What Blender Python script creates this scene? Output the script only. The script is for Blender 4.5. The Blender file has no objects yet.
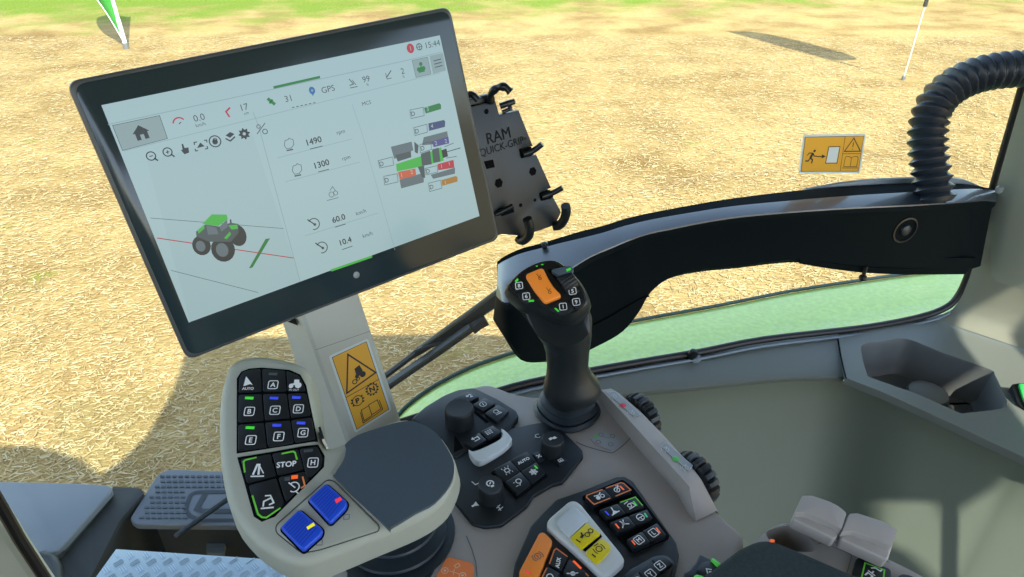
import bpy, bmesh, math, random
import numpy as np
from mathutils import Vector, Matrix
random.seed(7)
S = bpy.context.scene
COL = S.collection
# ------------------------------------------------------------------ camera
FPX = 683.0
PITCH = math.radians(31.6)
CAM = Vector((0, 0, 2.75))
RT = Vector((1, 0, 0)); FW = Vector((0, math.cos(PITCH), -math.sin(PITCH))); UP = Vector((0, math.sin(PITCH), math.cos(PITCH)))
cd = bpy.data.cameras.new('camera'); cam = bpy.data.objects.new('camera', cd); COL.objects.link(cam)
cam.location = CAM; cam.rotation_euler = (math.pi/2 - PITCH, 0, 0)
cd.sensor_width = 36; cd.lens = FPX*36/1024; cd.clip_start = .02; cd.clip_end = 500
S.camera = cam

def ray(x, y): return RT*((x-512)/FPX) - UP*((y-288.5)/FPX) + FW
def P(x, y, d): return CAM + ray(x, y)*d
def onplane(x, y, o, n):
    r = ray(x, y); return CAM + r*((o-CAM).dot(n)/r.dot(n))
def onz(x, y, z): return onplane(x, y, Vector((0, 0, z)), Vector((0, 0, 1)))

class Fr:                                   # a plane in the cab: origin, two axes and its normal
    def __init__(s, o, u, n):
        s.o = Vector(o); s.n = Vector(n).normalized()
        u = Vector(u); s.u = (u - s.n*u.dot(s.n)).normalized(); s.v = s.n.cross(s.u)
    def w(s, p, h=0): return s.o + s.u*p[0] + s.v*p[1] + s.n*h
    def px(s, x, y, h=0):
        q = onplane(x, y, s.o + s.n*h, s.n) - s.o
        return (q.dot(s.u), q.dot(s.v))
    def pl(s, pts, h=0): return [s.px(x, y, h) for x, y in pts]
    def at(s, x, y, h=0): return Fr(s.w(s.px(x, y, h), h), s.u, s.n)

# ------------------------------------------------------------------ materials
def lin(c): return tuple((v/255/12.92 if v/255 <= .04045 else ((v/255+.055)/1.055)**2.4) for v in c)
MATS = {}
def mat(name, rgb, rough=.5, metal=0, bump=0, bscale=900, spec=.5, coat=0, emit=None, estr=0, var=0, vscale=30):
    if name in MATS: return MATS[name]
    m = bpy.data.materials.new(name); m.use_nodes = True; nt = m.node_tree; b = nt.nodes['Principled BSDF']
    c = lin(rgb) + (1,)
    b.inputs['Base Color'].default_value = c; b.inputs['Roughness'].default_value = rough
    b.inputs['Metallic'].default_value = metal; b.inputs['Specular IOR Level'].default_value = spec
    b.inputs['Coat Weight'].default_value = coat
    if emit: b.inputs['Emission Color'].default_value = lin(emit)+(1,); b.inputs['Emission Strength'].default_value = estr
    tc = nt.nodes.new('ShaderNodeTexCoord')
    if bump:
        n = nt.nodes.new('ShaderNodeTexNoise'); n.inputs['Scale'].default_value = bscale; n.inputs['Detail'].default_value = 2
        bp = nt.nodes.new('ShaderNodeBump'); bp.inputs['Strength'].default_value = bump; bp.inputs['Distance'].default_value = .0008
        nt.links.new(tc.outputs['Object'], n.inputs['Vector']); nt.links.new(n.outputs['Fac'], bp.inputs['Height'])
        nt.links.new(bp.outputs['Normal'], b.inputs['Normal'])
    if var:
        n = nt.nodes.new('ShaderNodeTexNoise'); n.inputs['Scale'].default_value = vscale; n.inputs['Detail'].default_value = 5
        r = nt.nodes.new('ShaderNodeMapRange'); r.inputs['To Min'].default_value = 1-var; r.inputs['To Max'].default_value = 1+var
        r.inputs['From Min'].default_value = .3; r.inputs['From Max'].default_value = .7
        mx = nt.nodes.new('ShaderNodeMix'); mx.data_type = 'RGBA'; mx.blend_type = 'MULTIPLY'; mx.inputs['Factor'].default_value = 1
        mx.inputs['A'].default_value = c
        nt.links.new(tc.outputs['Object'], n.inputs['Vector']); nt.links.new(n.outputs['Fac'], r.inputs['Value'])
        nt.links.new(r.outputs['Result'], mx.inputs['B']); nt.links.new(mx.outputs['Result'], b.inputs['Base Color'])
    MATS[name] = m; return m
EXPO = 0.52
K_E = 0.72
def glow(name, rgb, k=.9):                  # pixels of a lit display and small lamps
    return mat(name, (6, 6, 6), .25, emit=rgb, estr=k*K_E, spec=.3)

# ------------------------------------------------------------------ mesh builder
WL = {}
def dedupe(pts):
    o = []
    for p in pts:
        if not o or (Vector(p)-Vector(o[-1])).length > 1e-6: o.append(p)
    if len(o) > 2 and (Vector(o[0])-Vector(o[-1])).length < 1e-6: o.pop()
    return o
def smooth_poly(pts, n=4, closed=True):     # Catmull-Rom
    out = []; N = len(pts); pts = [Vector(p) for p in pts]
    rng = N if closed else N-1
    for i in range(rng):
        g = (lambda k: pts[k % N]) if closed else (lambda k: pts[max(0, min(N-1, k))])
        p0, p1, p2, p3 = g(i-1), g(i), g(i+1), g(i+2)
        for k in range(n):
            t = k/n
            out.append(.5*((2*p1)+(p2-p0)*t+(2*p0-5*p1+4*p2-p3)*t*t+(3*p1-p0-3*p2+p3)*t**3))
    if not closed: out.append(pts[-1])
    return out
def round_poly(pts, r, n=5):
    out = []; N = len(pts); pts = [Vector(p) for p in pts]
    for i in range(N):
        a, b, c = pts[i-1], pts[i], pts[(i+1) % N]
        d1 = a-b; d2 = c-b; l1 = d1.length; l2 = d2.length
        k = min(r, l1*.48, l2*.48); p = b+d1/l1*k; q = b+d2/l2*k
        for j in range(n+1):
            t = j/n; out.append(p*(1-t)**2 + b*2*t*(1-t) + q*t*t)
    return dedupe(out)
def inset(pts, d):
    N = len(pts); P2 = [Vector(p) for p in pts]; out = []
    area = sum(P2[i].x*P2[(i+1) % N].y - P2[(i+1) % N].x*P2[i].y for i in range(N)); sg = 1 if area > 0 else -1
    for i in range(N):
        e1 = (P2[i]-P2[i-1]).normalized(); e2 = (P2[(i+1) % N]-P2[i]).normalized()
        n1 = Vector((-e1.y, e1.x))*sg; n2 = Vector((-e2.y, e2.x))*sg
        m = n1+n2
        if m.length < 1e-6: m = n1
        m.normalize(); out.append(P2[i] + m*(d/max(.35, m.dot(n1))))
    return out
def rect(u, v, w, h): return [(u-w/2, v-h/2), (u+w/2, v-h/2), (u+w/2, v+h/2), (u-w/2, v+h/2)]
def ell(u, v, a, b=None, n=24, t0=0, t1=2*math.pi):
    b = a if b is None else b
    return [(u+a*math.cos(t0+(t1-t0)*i/n), v+b*math.sin(t0+(t1-t0)*i/n)) for i in range(n if abs(t1-t0) > 6.28 else n+1)]
FONTS = {}
def glyphs(s):
    if s in FONTS: return FONTS[s]
    cu = bpy.data.curves.new('t', 'FONT'); cu.body = s; cu.size = 1; cu.align_x = 'CENTER'; cu.align_y = 'CENTER'; cu.resolution_u = 3
    o = bpy.data.objects.new('t', cu); me = bpy.data.meshes.new_from_object(o)
    vs = [v.co.copy() for v in me.vertices]; fs = [tuple(p.vertices) for p in me.polygons]
    cy = (min(v.y for v in vs)+max(v.y for v in vs))/2 if vs else 0
    cx = (min(v.x for v in vs)+max(v.x for v in vs))/2 if vs else 0
    vs = [(v.x-cx, v.y-cy) for v in vs]
    bpy.data.objects.remove(o); bpy.data.meshes.remove(me); bpy.data.curves.remove(cu)
    FONTS[s] = (vs, fs); return FONTS[s]

class MB:
    def __init__(s): s.b = bmesh.new()
    def verts(s, co): return [s.b.verts.new(c) for c in co]
    def face(s, vs):
        try: return s.b.faces.new(vs)
        except ValueError: return None
    def prism(s, fr, pts, h0, h1, bev=0, seg=3, both=False, taper=None):
        pts = dedupe(pts)
        lo = pts if taper is None else inset(pts, -taper)
        a = s.verts([fr.w(p, h0) for p in lo]); t = s.verts([fr.w(p, h1) for p in pts]); n = len(pts)
        ft = s.face(t); fb = s.face(a[::-1]); side = []
        for i in range(n): side.append(s.face([a[i], a[(i+1) % n], t[(i+1) % n], t[i]]))
        fs = [f for f in [ft, fb]+side if f]
        bmesh.ops.recalc_face_normals(s.b, faces=fs)
        if bev:
            es = [e for e in ft.edges] + ([e for e in fb.edges] if both else [])
            bmesh.ops.bevel(s.b, geom=es, offset=bev, segments=seg, profile=.5, affect='EDGES', clamp_overlap=True)
        return s
    def ring(s, fr, outer, inner, h0, h1):     # plate with a hole: both outlines
        def loop(pts, h): return s.verts([fr.w(p, h) for p in pts])
        o0, o1, i0, i1 = loop(outer, h0), loop(outer, h1), loop(inner, h0), loop(inner, h1)
        for A, B in ((o0, o1), (i0, i1)):
            for k in range(len(A)): s.face([A[k], A[(k+1) % len(A)], B[(k+1) % len(A)], B[k]])
        for A, B in ((o1, i1), (o0, i0)):
            es = []
            for L in (A, B):
                for k in range(len(L)):
                    e = s.b.edges.get((L[k], L[(k+1) % len(L)])) or s.b.edges.new((L[k], L[(k+1) % len(L)]))
                    es.append(e)
            bmesh.ops.triangle_fill(s.b, use_beauty=True, use_dissolve=False, edges=es)
        bmesh.ops.recalc_face_normals(s.b, faces=s.b.faces[:]); return s
    def sheet(s, rows, closed=False, capa=False, capb=False):   # loft through rows of points
        V = [s.verts(r) for r in rows]; m = len(V[0]); fs = []
        for i in range(len(V)-1):
            for k in range(m if closed else m-1):
                fs.append(s.face([V[i][k], V[i][(k+1) % m], V[i+1][(k+1) % m], V[i+1][k]]))
        if capa: fs.append(s.face(V[0][::-1]))
        if capb: fs.append(s.face(V[-1]))
        bmesh.ops.recalc_face_normals(s.b, faces=[f for f in fs if f]); return s
    def lathe(s, fr, prof, n=32, cap0=True, cap1=True, wob=None):
        rows = []
        for r, h in prof:
            rows.append([fr.w(((r*(wob(k/n, h) if wob else 1))*math.cos(2*math.pi*k/n), (r*(wob(k/n, h) if wob else 1))*math.sin(2*math.pi*k/n)), h) for k in range(n)])
        return s.sheet(rows, True, cap0, cap1)
    def tube(s, pts, rad, n=10, cap=True):
        pts = [Vector(p) for p in pts]; rows = []; ref = None
        for i, p in enumerate(pts):
            t = (pts[min(i+1, len(pts)-1)]-pts[max(i-1, 0)]).normalized()
            if ref is None:
                ref = t.orthogonal().normalized()
            ref = (ref - t*ref.dot(t)).normalized(); bi = t.cross(ref)
            r = rad[i] if hasattr(rad, '__len__') else rad
            rows.append([p + (ref*math.cos(2*math.pi*k/n)+bi*math.sin(2*math.pi*k/n))*r for k in range(n)])
        return s.sheet(rows, True, cap, cap)
    def box(s, c, ax, ay, az):
        c, ax, ay, az = Vector(c), Vector(ax), Vector(ay), Vector(az)
        v = s.verts([c+ax*i+ay*j+az*k for k in (-1, 1) for i, j in ((-1, -1), (1, -1), (1, 1), (-1, 1))])
        fs = [s.face([v[i] for i in q]) for q in ((3, 2, 1, 0), (4, 5, 6, 7), (0, 1, 5, 4), (1, 2, 6, 5), (2, 3, 7, 6), (3, 0, 4, 7))]
        bmesh.ops.recalc_face_normals(s.b, faces=fs); return s
    # prints and marks
    def poly(s, fr, pts, h): s.face(s.verts([fr.w(p, h) for p in dedupe(pts)])); return s
    def stroke(s, fr, pts, w, h, closed=False):
        pts = [Vector(p) for p in pts]; N = len(pts); L = []; R = []
        for i in range(N):
            a = pts[i-1] if (i or closed) else pts[0]; c = pts[(i+1) % N] if (i < N-1 or closed) else pts[-1]; b = pts[i]
            e1 = (b-a) if (b-a).length > 1e-9 else (c-b); e2 = (c-b) if (c-b).length > 1e-9 else (b-a)
            e1 = e1.normalized(); e2 = e2.normalized(); n1 = Vector((-e1.y, e1.x)); n2 = Vector((-e2.y, e2.x)); m = n1+n2
            m = m.normalized() if m.length > 1e-6 else n1
            k = w/2/max(.4, m.dot(n1)); L.append(b+m*k); R.append(b-m*k)
        l = s.verts([fr.w(p, h) for p in L]); r = s.verts([fr.w(p, h) for p in R])
        for i in range(N if closed else N-1):
            j = (i+1) % N; s.face([r[i], r[j], l[j], l[i]])
        return s
    def text(s, fr, t, u, v, size, h, rot=0, sx=1, bold=0):
        vs, fs = glyphs(t); ca, sa = math.cos(rot), math.sin(rot)
        offs = [(0, 0)] if not bold else [(-bold, 0), (bold, 0), (0, bold), (0, -bold)]
        for k, (du, dv) in enumerate(offs):
            V = s.verts([fr.w((u+du+size*(x*sx*ca-y*sa), v+dv+size*(x*sx*sa+y*ca)), h+k*2e-6) for x, y in vs])
            for f in fs: s.face([V[i] for i in f])
        return s
    def build(s, name, m, parent=None, loc=None, ang=38, smooth=True):
        me = bpy.data.meshes.new(name)
        bmesh.ops.remove_doubles(s.b, verts=s.b.verts[:], dist=1e-7)
        if parent is not None: base = WL[parent.name]
        elif loc is not None: base = Vector(loc)
        else:
            vs = [v.co for v in s.b.verts]; base = sum(vs, Vector())/len(vs); base = Vector((base.x, base.y, min(v.z for v in vs)))
        for v in s.b.verts: v.co -= base
        s.b.to_mesh(me); s.b.free()
        if smooth:
            me.polygons.foreach_set('use_smooth', [True]*len(me.polygons)); me.set_sharp_from_angle(angle=math.radians(ang))
        me.materials.append(m)
        o = bpy.data.objects.new(name, me); COL.objects.link(o)
        if parent is not None: o.parent = parent
        else: o.location = base
        WL[o.name] = base; return o
def tag(o, label=None, cat=None, group=None, kind=None):
    if label: o['label'] = label
    if cat: o['category'] = cat
    if group: o['group'] = group
    if kind: o['kind'] = kind
    return o
def thing(name, loc, label, cat, group=None):
    o = bpy.data.objects.new(name, None); COL.objects.link(o); o.location = loc; o.empty_display_size = .05
    WL[o.name] = Vector(loc); return tag(o, label, cat, group)

# palette
GREY = mat('grey_plastic', (150, 150, 143), .5, bump=.25, bscale=1600)
TAUPE = mat('console_grey', (161, 155, 148), .5, bump=.3, bscale=1500)
MODG = mat('module_grey', (164, 167, 152), .5, bump=.3, bscale=1500)
BLACK = mat('black_plastic', (17, 26, 31), .42, bump=.25, bscale=1300)
BLACKS = mat('black_satin', (18, 24, 27), .3, bump=.08, bscale=1500)
KEY = mat('key_black', (20, 27, 32), .4, bump=.1, bscale=1500)
RUB = mat('rubber', (16, 21, 24), .55)
DARK = mat('gap_dark', (9, 10, 11), .9, spec=.1)
GLASSB = mat('bezel_glass', (36, 50, 54), .16, spec=.5)
WHITE = mat('print_white', (225, 228, 226), .5)
GREYP = mat('print_grey', (95, 100, 102), .5)
BLACKP = mat('print_black', (22, 20, 18), .5)
ORANGE = mat('orange_key', (255, 146, 50), .4, bump=.1)
BLUE = mat('blue_key', (26, 76, 204), .35, bump=.1)
YELLOWK = mat('yellow_key', (226, 205, 20), .4)
LGREY = mat('light_grey_key', (205, 210, 208), .4)
STICKY = mat('sticker_yellow', (214, 158, 36), .4)
STICKW = mat('sticker_white', (196, 208, 204), .4)
LG = mat('lamp_green', (40, 150, 50), .4, emit=(80, 235, 60), estr=.35)
LB = mat('lamp_blue', (40, 60, 190), .4, emit=(60, 80, 240), estr=.35)
LO = mat('lamp_orange', (220, 90, 40), .4, emit=(255, 100, 40), estr=.35)
LGR = mat('lamp_off', (70, 78, 80), .4)
LP = mat('lamp_red', (200, 50, 70), .4, emit=(250, 60, 80), estr=.35)
LY = mat('lamp_yellow', (225, 215, 40), .4, emit=(245, 230, 40), estr=.3)
# ------------------------------------------------------------------ display terminal
def rect_pose(pts, asp, width):
    src = [(0, 0), (asp, 0), (asp, 1), (0, 1)]; A = []
    for (x, y), (u, v) in zip(src, pts):
        u -= 512; v -= 288.5
        A.append([x, y, 1, 0, 0, 0, -u*x, -u*y, -u]); A.append([0, 0, 0, x, y, 1, -v*x, -v*y, -v])
    h = np.linalg.svd(np.array(A, float))[2][-1].reshape(3, 3)
    M = np.diag([1/FPX, 1/FPX, 1]) @ h; M *= np.sign(M[2, 2])
    k = width/asp/((np.linalg.norm(M[:, 0])+np.linalg.norm(M[:, 1]))/2); M *= k
    cv = lambda a: RT*a[0] - UP*a[1] + FW*a[2]
    u = cv(M[:, 0]); v = -cv(M[:, 1]); o = CAM + cv(M[:, 2])
    return Fr(o, u, u.cross(v))
T = rect_pose([(70, 84), (449, 9), (498, 238), (189, 358)], 1.4, .33)
TERM = thing('display_terminal', onplane(340, 300, T.o, T.n), 'large wide touchscreen terminal with black bezel mounted on the grey post', 'screen')
hc = T.pl([(70, 84), (449, 9), (498, 238), (189, 358)])
hc = inset(hc, -.0022)
outer = round_poly(hc, .0095, 6)
inn = lambda d: round_poly(inset(hc, d), .010, 6)
m = MB(); m.prism(T, inset(outer, .012), -.032, -.012, .008); m.prism(T, outer, -.016, 0, .0025, both=True)
m.build('housing', mat('terminal_housing', (72, 74, 72), .4, bump=.1), TERM)
MB().prism(T, inn(.0032), -.002, .0012, .0006, 2).build('bezel', GLASSB, TERM)
sc = T.pl([(101.3, 105.2), (439.8, 35.3), (479.5, 216), (188.7, 322.5)], .0016)
SCR = MB().prism(T, sc, .0008, .0016).build('display', glow('display_light', (172, 203, 208), .74), TERM)
MB().prism(T, ell(*T.px(356.5, 275, .0014), .0034), .0008, .0018, .0004, 2).build('home_sensor', mat('sensor', (118, 128, 126), .3), TERM)
# what the display shows
def sp(x, y): return T.px(x, y, .0017)
def spl(pts): return [sp(*p) for p in pts]
G = {k: MB() for k in ('pale', 'shade', 'dark', 'mid', 'green', 'lime', 'red', 'blue', 'navy', 'purple', 'orange', 'amber', 'steel', 'white', 'btn')}
L = {'pale': 1, 'shade': 0, 'btn': 2, 'steel': 2, 'green': 3, 'lime': 3, 'red': 3, 'blue': 3, 'navy': 4, 'purple': 4, 'orange': 4, 'amber': 4, 'white': 5, 'mid': 4, 'dark': 5}
def hh(k): return .00165 + L[k]*.00006
def dpoly(k, pts, dh=0): G[k].poly(T, spl(pts), hh(k)+dh)
def dline(k, pts, w=.0006, closed=False, dh=0): G[k].stroke(T, spl(pts), w, hh(k)+dh, closed)
def dtext(k, s, x, y, size, rot=0, sx=1, bold=0): u, v = sp(x, y); G[k].text(T, s, u, v, size, hh(k), rot, sx, bold)
def dell(k, x, y, a, b=None, dh=0): u, v = sp(x, y); G[k].poly(T, ell(u, v, a, b, 18), hh(k)+dh)
def dring(k, x, y, a, w, b=None, t0=0, t1=2*math.pi): u, v = sp(x, y); G[k].stroke(T, ell(u, v, a, b, 20, t0, t1), w, hh(k), abs(t1-t0) > 6.2)
o7 = lambda pts, s=5.77, ox=370, oy=100: [(ox+x/s, oy+y/s) for x, y in pts]
o3 = lambda pts: o7(pts, 3.94, 100, 130)
dpoly('shade', [(147, 161), (252, 133), (300.5, 281), (190, 321)])
dline('pale', [(108, 124.5), (260, 92), (402, 61.5), (442, 52)], .0007)
dline('pale', [(253, 112), (259, 127), (300, 281)], .0006); dline('pale', [(352, 104), (361, 130), (395, 250)], .0004)
dline('pale', [(124, 151), (168, 140), (440, 73)], .0005)
dline('green', [(273.5, 87.5), (320, 77)], .0021); dline('lime', [(331, 270.5), (372, 256.5)], .0022)
dpoly('btn', [(112.5, 125.5), (159.5, 115.5), (167.5, 138.5), (122.5, 150.5)])
dline('mid', [(112.5, 125.5), (159.5, 115.5), (167.5, 138.5), (122.5, 150.5)], .0004, True)
# house pictogram
hu, hv = sp(141, 132.5)
G['dark'].poly(T, [(hu-.0062, hv), (hu, hv+.0058), (hu+.0062, hv), (hu+.0045, hv), (hu+.0045, hv-.0055), (hu+.0014, hv-.0055), (hu+.0014, hv-.0015), (hu-.0014, hv-.0015), (hu-.0014, hv-.0055), (hu-.0045, hv-.0055), (hu-.0045, hv)], hh('dark'))
dring('red', 179.5, 123.5, .0046, .0011, t0=.5, t1=2.9); dline('mid', [(179, 124), (181, 122)], .0007)
dtext('mid', '0.0', 199, 117.5, 0.0075); dtext('mid', 'km/h', 200.5, 124.5, 0.0040)
dline('red', [(230, 107.5), (226, 111.7), (229.5, 117)], .0014); dtext('mid', '17', 244.5, 107, 0.0075); dtext('mid', 'cm', 246.5, 113.5, 0.0035)
dline('green', [(267.5, 98.5), (275, 104.5)], .0026); dline('green', [(269.5, 103.5), (272.5, 99.5)], .0016)
dtext('mid', '31', 288, 98.5, 0.0075); dtext('mid', 'GPS', 328, 89, 0.0075)
dell('blue', 312, 90.5, .0027, .0033); dpoly('blue', [(310.2, 91.5), (314, 91), (313.2, 96.5)], .00002); dell('pale', 312, 90.5, .001, dh=.0004)
for i in range(6): dline('mid', [(292+i*4.2, 107.6-i*.9), (294.4+i*4.2, 107.1-i*.9)], .0007)
dline('mid', [(349, 79), (353.5, 84), (349.5, 85.5)], .0008); dline('mid', [(350, 88), (357.5, 86.5)], .0007); dline('mid', [(352, 80), (356, 85)], .0006)
dtext('mid', '99', 366, 79, 0.0075); dtext('mid', '%', 367.5, 84.5, 0.0032)
dline('mid', [(391, 70.5), (386.5, 77.5)], .0009); dline('mid', [(385.5, 73), (387, 79), (391.5, 78)], .0006)
dtext('mid', '2', 402.5, 71, 0.0075); dtext('mid', '%', 403.5, 76.5, 0.0032)
dell('red', 410.4, 48.4, .0038, .0044); dtext('white', '1', 410.4, 48.4, 0.0053)
dring('mid', 419.2, 46.8, .0028, .0008); dline('mid', [(416.5, 47.5), (422, 46.2)], .0006); dline('mid', [(418.5, 44), (420, 49.8)], .0006)
dtext('mid', '15:44', 432.8, 44, 0.0077)
dpoly('btn', [(412, 60.5), (427.5, 57), (431, 74), (416, 77.5)]); dline('mid', [(412, 60.5), (427.5, 57), (431, 74), (416, 77.5)], .0003, True)
dell('green', 420.7, 64, .0018); dell('green', 418.8, 69.5, .002); dell('green', 423.5, 68.3, .002); dpoly('green', [(418.8, 73), (418.5, 69), (421, 66), (424, 68), (424.8, 71.5)], .00002)
dpoly('btn', [(429.5, 56), (442.8, 53), (446, 70.5), (433, 74)])
for i in range(3): dline('mid', [(433.5+i*.7, 61+i*3.2), (441+i*.7, 59+i*3.2)], .0009)
# toolbar pictograms
for x, y in ((151, 156), (167.5, 152)):
    dring('dark', x, y, .0033, .0009); dline('dark', [(x+3.2, y+2), (x+7, y+4.6)], .0012); dline('dark', [(x-1.7, y+.5), (x+1.9, y-.4)], .0007)
dline('dark', [(167, 150.2), (168, 154)], .0007)
dpoly('dark', [(181.5, 144), (183, 143.8), (184.6, 148), (188.4, 147.4), (189, 152.5), (184.5, 154.3), (180.8, 150), (182.6, 149.5)])
for q in ([(194.5, 145), (194, 142.5), (197, 141.8)], [(204, 140.5), (206.5, 140), (207, 142.5)], [(207, 146), (207.6, 148.5), (205, 149)], [(198, 150.5), (195.8, 151), (195, 148.8)]): dline('dark', q, .0008)
dpoly('dark', [(197, 148), (200.3, 142.5), (204.6, 146.2)])
dring('dark', 215, 141.3, .0045, .0009); dell('dark', 215, 141.8, .0022); dring('dark', 215, 140, .0015, .0006)
dpoly('dark', [(225.5, 135.5), (230, 132), (234.5, 134), (230, 137.8)]); dline('dark', [(225.5, 138.5), (230.3, 141), (235, 136.6)], .0011)
gu, gv = sp(244.2, 133.8)
G['dark'].stroke(T, [((.0022 if i % 2 else .0034)*math.cos(i*math.pi/8)+gu, (.0022 if i % 2 else .0034)*math.sin(i*math.pi/8)+gv) for i in range(16)], .0018, hh('dark'), True)
dring('mid', 258.5, 126.5, .0015, .0006); dring('mid', 265, 131.5, .002, .0007); dline('mid', [(257, 134), (265, 123)], .0007)
# value rows
def eng(x, y):
    dline('mid', [(x-3.5, y-3.5), (x-.5, y-4.3), (x+.6, y-6), (x+2, y-5), (x+4.5, y-4.6), (x+5.3, y+.6), (x+2.6, y+4), (x-2, y+4.7), (x-4.2, y+1.5)], .0005, True)
    dline('mid', [(x-2, y+6.6), (x+4.5, y+5.3)], .0012)
def cruise(x, y):
    dring('mid', x, y, .0052, .0009, t0=-2.0, t1=2.4); dline('dark', [(x-6.5, y-4.5), (x+1, y+.5)], .001); dell('mid', x+1, y+.5, .0013)
eng(288.5, 144); dtext('dark', '1490', 314, 140.8, 0.0077, bold=.00012); dline('dark', [(310, 149), (322.5, 146)], .0006); dtext('mid', 'rpm', 341, 133, 0.0051); dline('pale', [(277, 158), (352, 139)], .0005)
eng(296.5, 169.5); dtext('dark', '1300', 321.8, 163.8, 0.0077, bold=.00012); dline('dark', [(318, 172), (329, 169.2)], .0006); dtext('mid', 'rpm', 346.5, 158.8, 0.0051); dline('pale', [(285, 182), (360, 162)], .0005)
dring('mid', 331.5, 194.5, .0024, .0005); dring('mid', 335.5, 193, .002, .0005); dline('mid', [(330, 190.5), (332.5, 186.5), (335.5, 191)], .0005); dline('mid', [(327, 200.5), (338.5, 197.5)], .0005)
cruise(313.8, 224); dtext('dark', '60.0', 338.6, 218.4, 0.0077, bold=.00012); dline('dark', [(335, 227.2), (345.5, 224)], .0006); dtext('mid', 'km/h', 361, 212, 0.0053); dline('pale', [(305, 236), (378, 213)], .0005)
cruise(321.8, 247.5); dtext('dark', '10.4', 345.6, 241, 0.0077, bold=.00012); dline('dark', [(342, 249.6), (352.5, 246)], .0006); dtext('mid', 'km/h', 367.5, 234.5, 0.0053)
dtext('mid', 'MCS', 366.5, 103, 0.0048)
# guidance map with tractor seen from behind
dline('mid', [(150.5, 218), (283.5, 228.5)], .0004); dline('mid', [(171, 270.3), (258, 292.5)], .0004); dline('red', [(157, 238), (293.5, 258)], .0008)
dpoly('green', [(249, 268.2), (265.5, 239), (270, 238.2), (252.5, 267.5)])
for cx_, cy_, a, b in ((542, 415, .0072, .0098), (400, 455, .0072, .0086), (485, 470, .0096, .0112)):
    x, y = o3([(cx_, cy_)])[0]; dell('dark', x, y, a, b)
    if cx_ < 540: dell('steel', x-1, y+.6, a*.52, b*.56, dh=.0003)
dpoly('mid', o3([(378, 400), (415, 372), (470, 380), (515, 365), (545, 370), (545, 405), (515, 440), (430, 440), (380, 420)]), .0004)
dpoly('lime', o3([(403, 370), (440, 332), (498, 333), (503, 350), (465, 378)]), .0006); dpoly('steel', o3([(425, 352), (450, 335), (470, 337), (450, 356)]), .0006)
dpoly('lime', o3([(383, 395), (408, 374), (412, 386), (388, 408)]), .0006); dpoly('lime', o3([(505, 375), (540, 372), (543, 388), (518, 392)]), .0006); dpoly('lime', o3([(488, 425), (510, 400), (516, 410), (498, 430)]), .0006)
dpoly('steel', o3([(418, 375), (458, 385), (466, 410), (425, 412)]), .0006); dpoly('steel', o3([(470, 380), (500, 352), (503, 380), (478, 400)]), .0006)
dline('dark', o3([(516, 372), (514, 352)]), .0012)
# plan view of the machine with its valve labels
for q in ([(310, 215), (445, 180), (455, 245), (300, 262)], [(120, 270), (240, 240), (250, 290), (140, 340)], [(170, 460), (310, 420), (310, 475), (180, 510)], [(350, 432), (490, 390), (490, 425), (365, 455)]): dpoly('steel', o7(q))
dpoly('mid', o7([(145, 318), (235, 295), (238, 330), (160, 355)])); dpoly('mid', o7([(255, 240), (280, 262), (275, 310), (258, 300)])); dpoly('mid', o7([(275, 385), (312, 380), (318, 450), (300, 445)]))
dpoly('lime', o7([(150, 370), (290, 325), (410, 272), (425, 350), (290, 385), (155, 412)]), .00003)
dpoly('mid', o7([(292, 310), (345, 292), (355, 370), (300, 380)]), .0004); dpoly('mid', o7([(357, 285), (395, 275), (405, 355), (365, 362)]), .0004)
dpoly('dark', o7([(412, 290), (440, 280), (450, 325), (420, 335)])); dline('dark', o7([(440, 300), (522, 276)]), .0007); dline('dark', o7([(430, 270), (482, 248)]), .0005); dline('dark', o7([(440, 335), (500, 325)]), .0005)
for k, q in (('green', [(310, 45), (398, 18), (408, 28), (408, 52), (320, 78)]), ('navy', [(335, 135), (425, 115), (432, 125), (430, 155), (340, 178)]), ('purple', [(358, 240), (450, 212), (455, 250), (365, 272)]),
             ('orange', [(160, 415), (260, 395), (265, 435), (170, 458)]), ('red', [(388, 370), (480, 345), (485, 390), (392, 405)]), ('amber', [(410, 462), (495, 438), (503, 448), (503, 470), (415, 495)])): dpoly(k, o7(q), .0006)
for q in ([(228, 58), (305, 42), (310, 90), (235, 107)], [(250, 160), (325, 140), (330, 185), (258, 205)], [(285, 257), (350, 240), (352, 285), (288, 305)], [(45, 350), (128, 328), (135, 375), (55, 392)], [(77, 440), (155, 425), (160, 472), (83, 490)], [(315, 395), (385, 378), (388, 415), (320, 432)], [(335, 480), (405, 462), (412, 508), (342, 528)]):
    dline('mid', o7(q), .00045, True, .0009)
    (x0, y0), (x3, y3) = o7(q)[0], o7(q)[3]; u_, v_d = sp((x0+x3)/2+2.4, (y0+y3)/2-.6); G['dark'].text(T, 'D', u_, v_d, .0062, .0030)
for s_, (x, y) in (('3', (330, 52)), ('4', (355, 150)), ('2', (378, 248)), ('2', (435, 236)), ('1', (410, 382)), ('1', (455, 366)), ('1', (180, 432)), ('2', (238, 415)), ('1', (432, 475))):
    q = o7([(x, y)])[0]; u, v = sp(*q); G['white'].text(T, s_, u, v, .0055, .0026)
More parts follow.
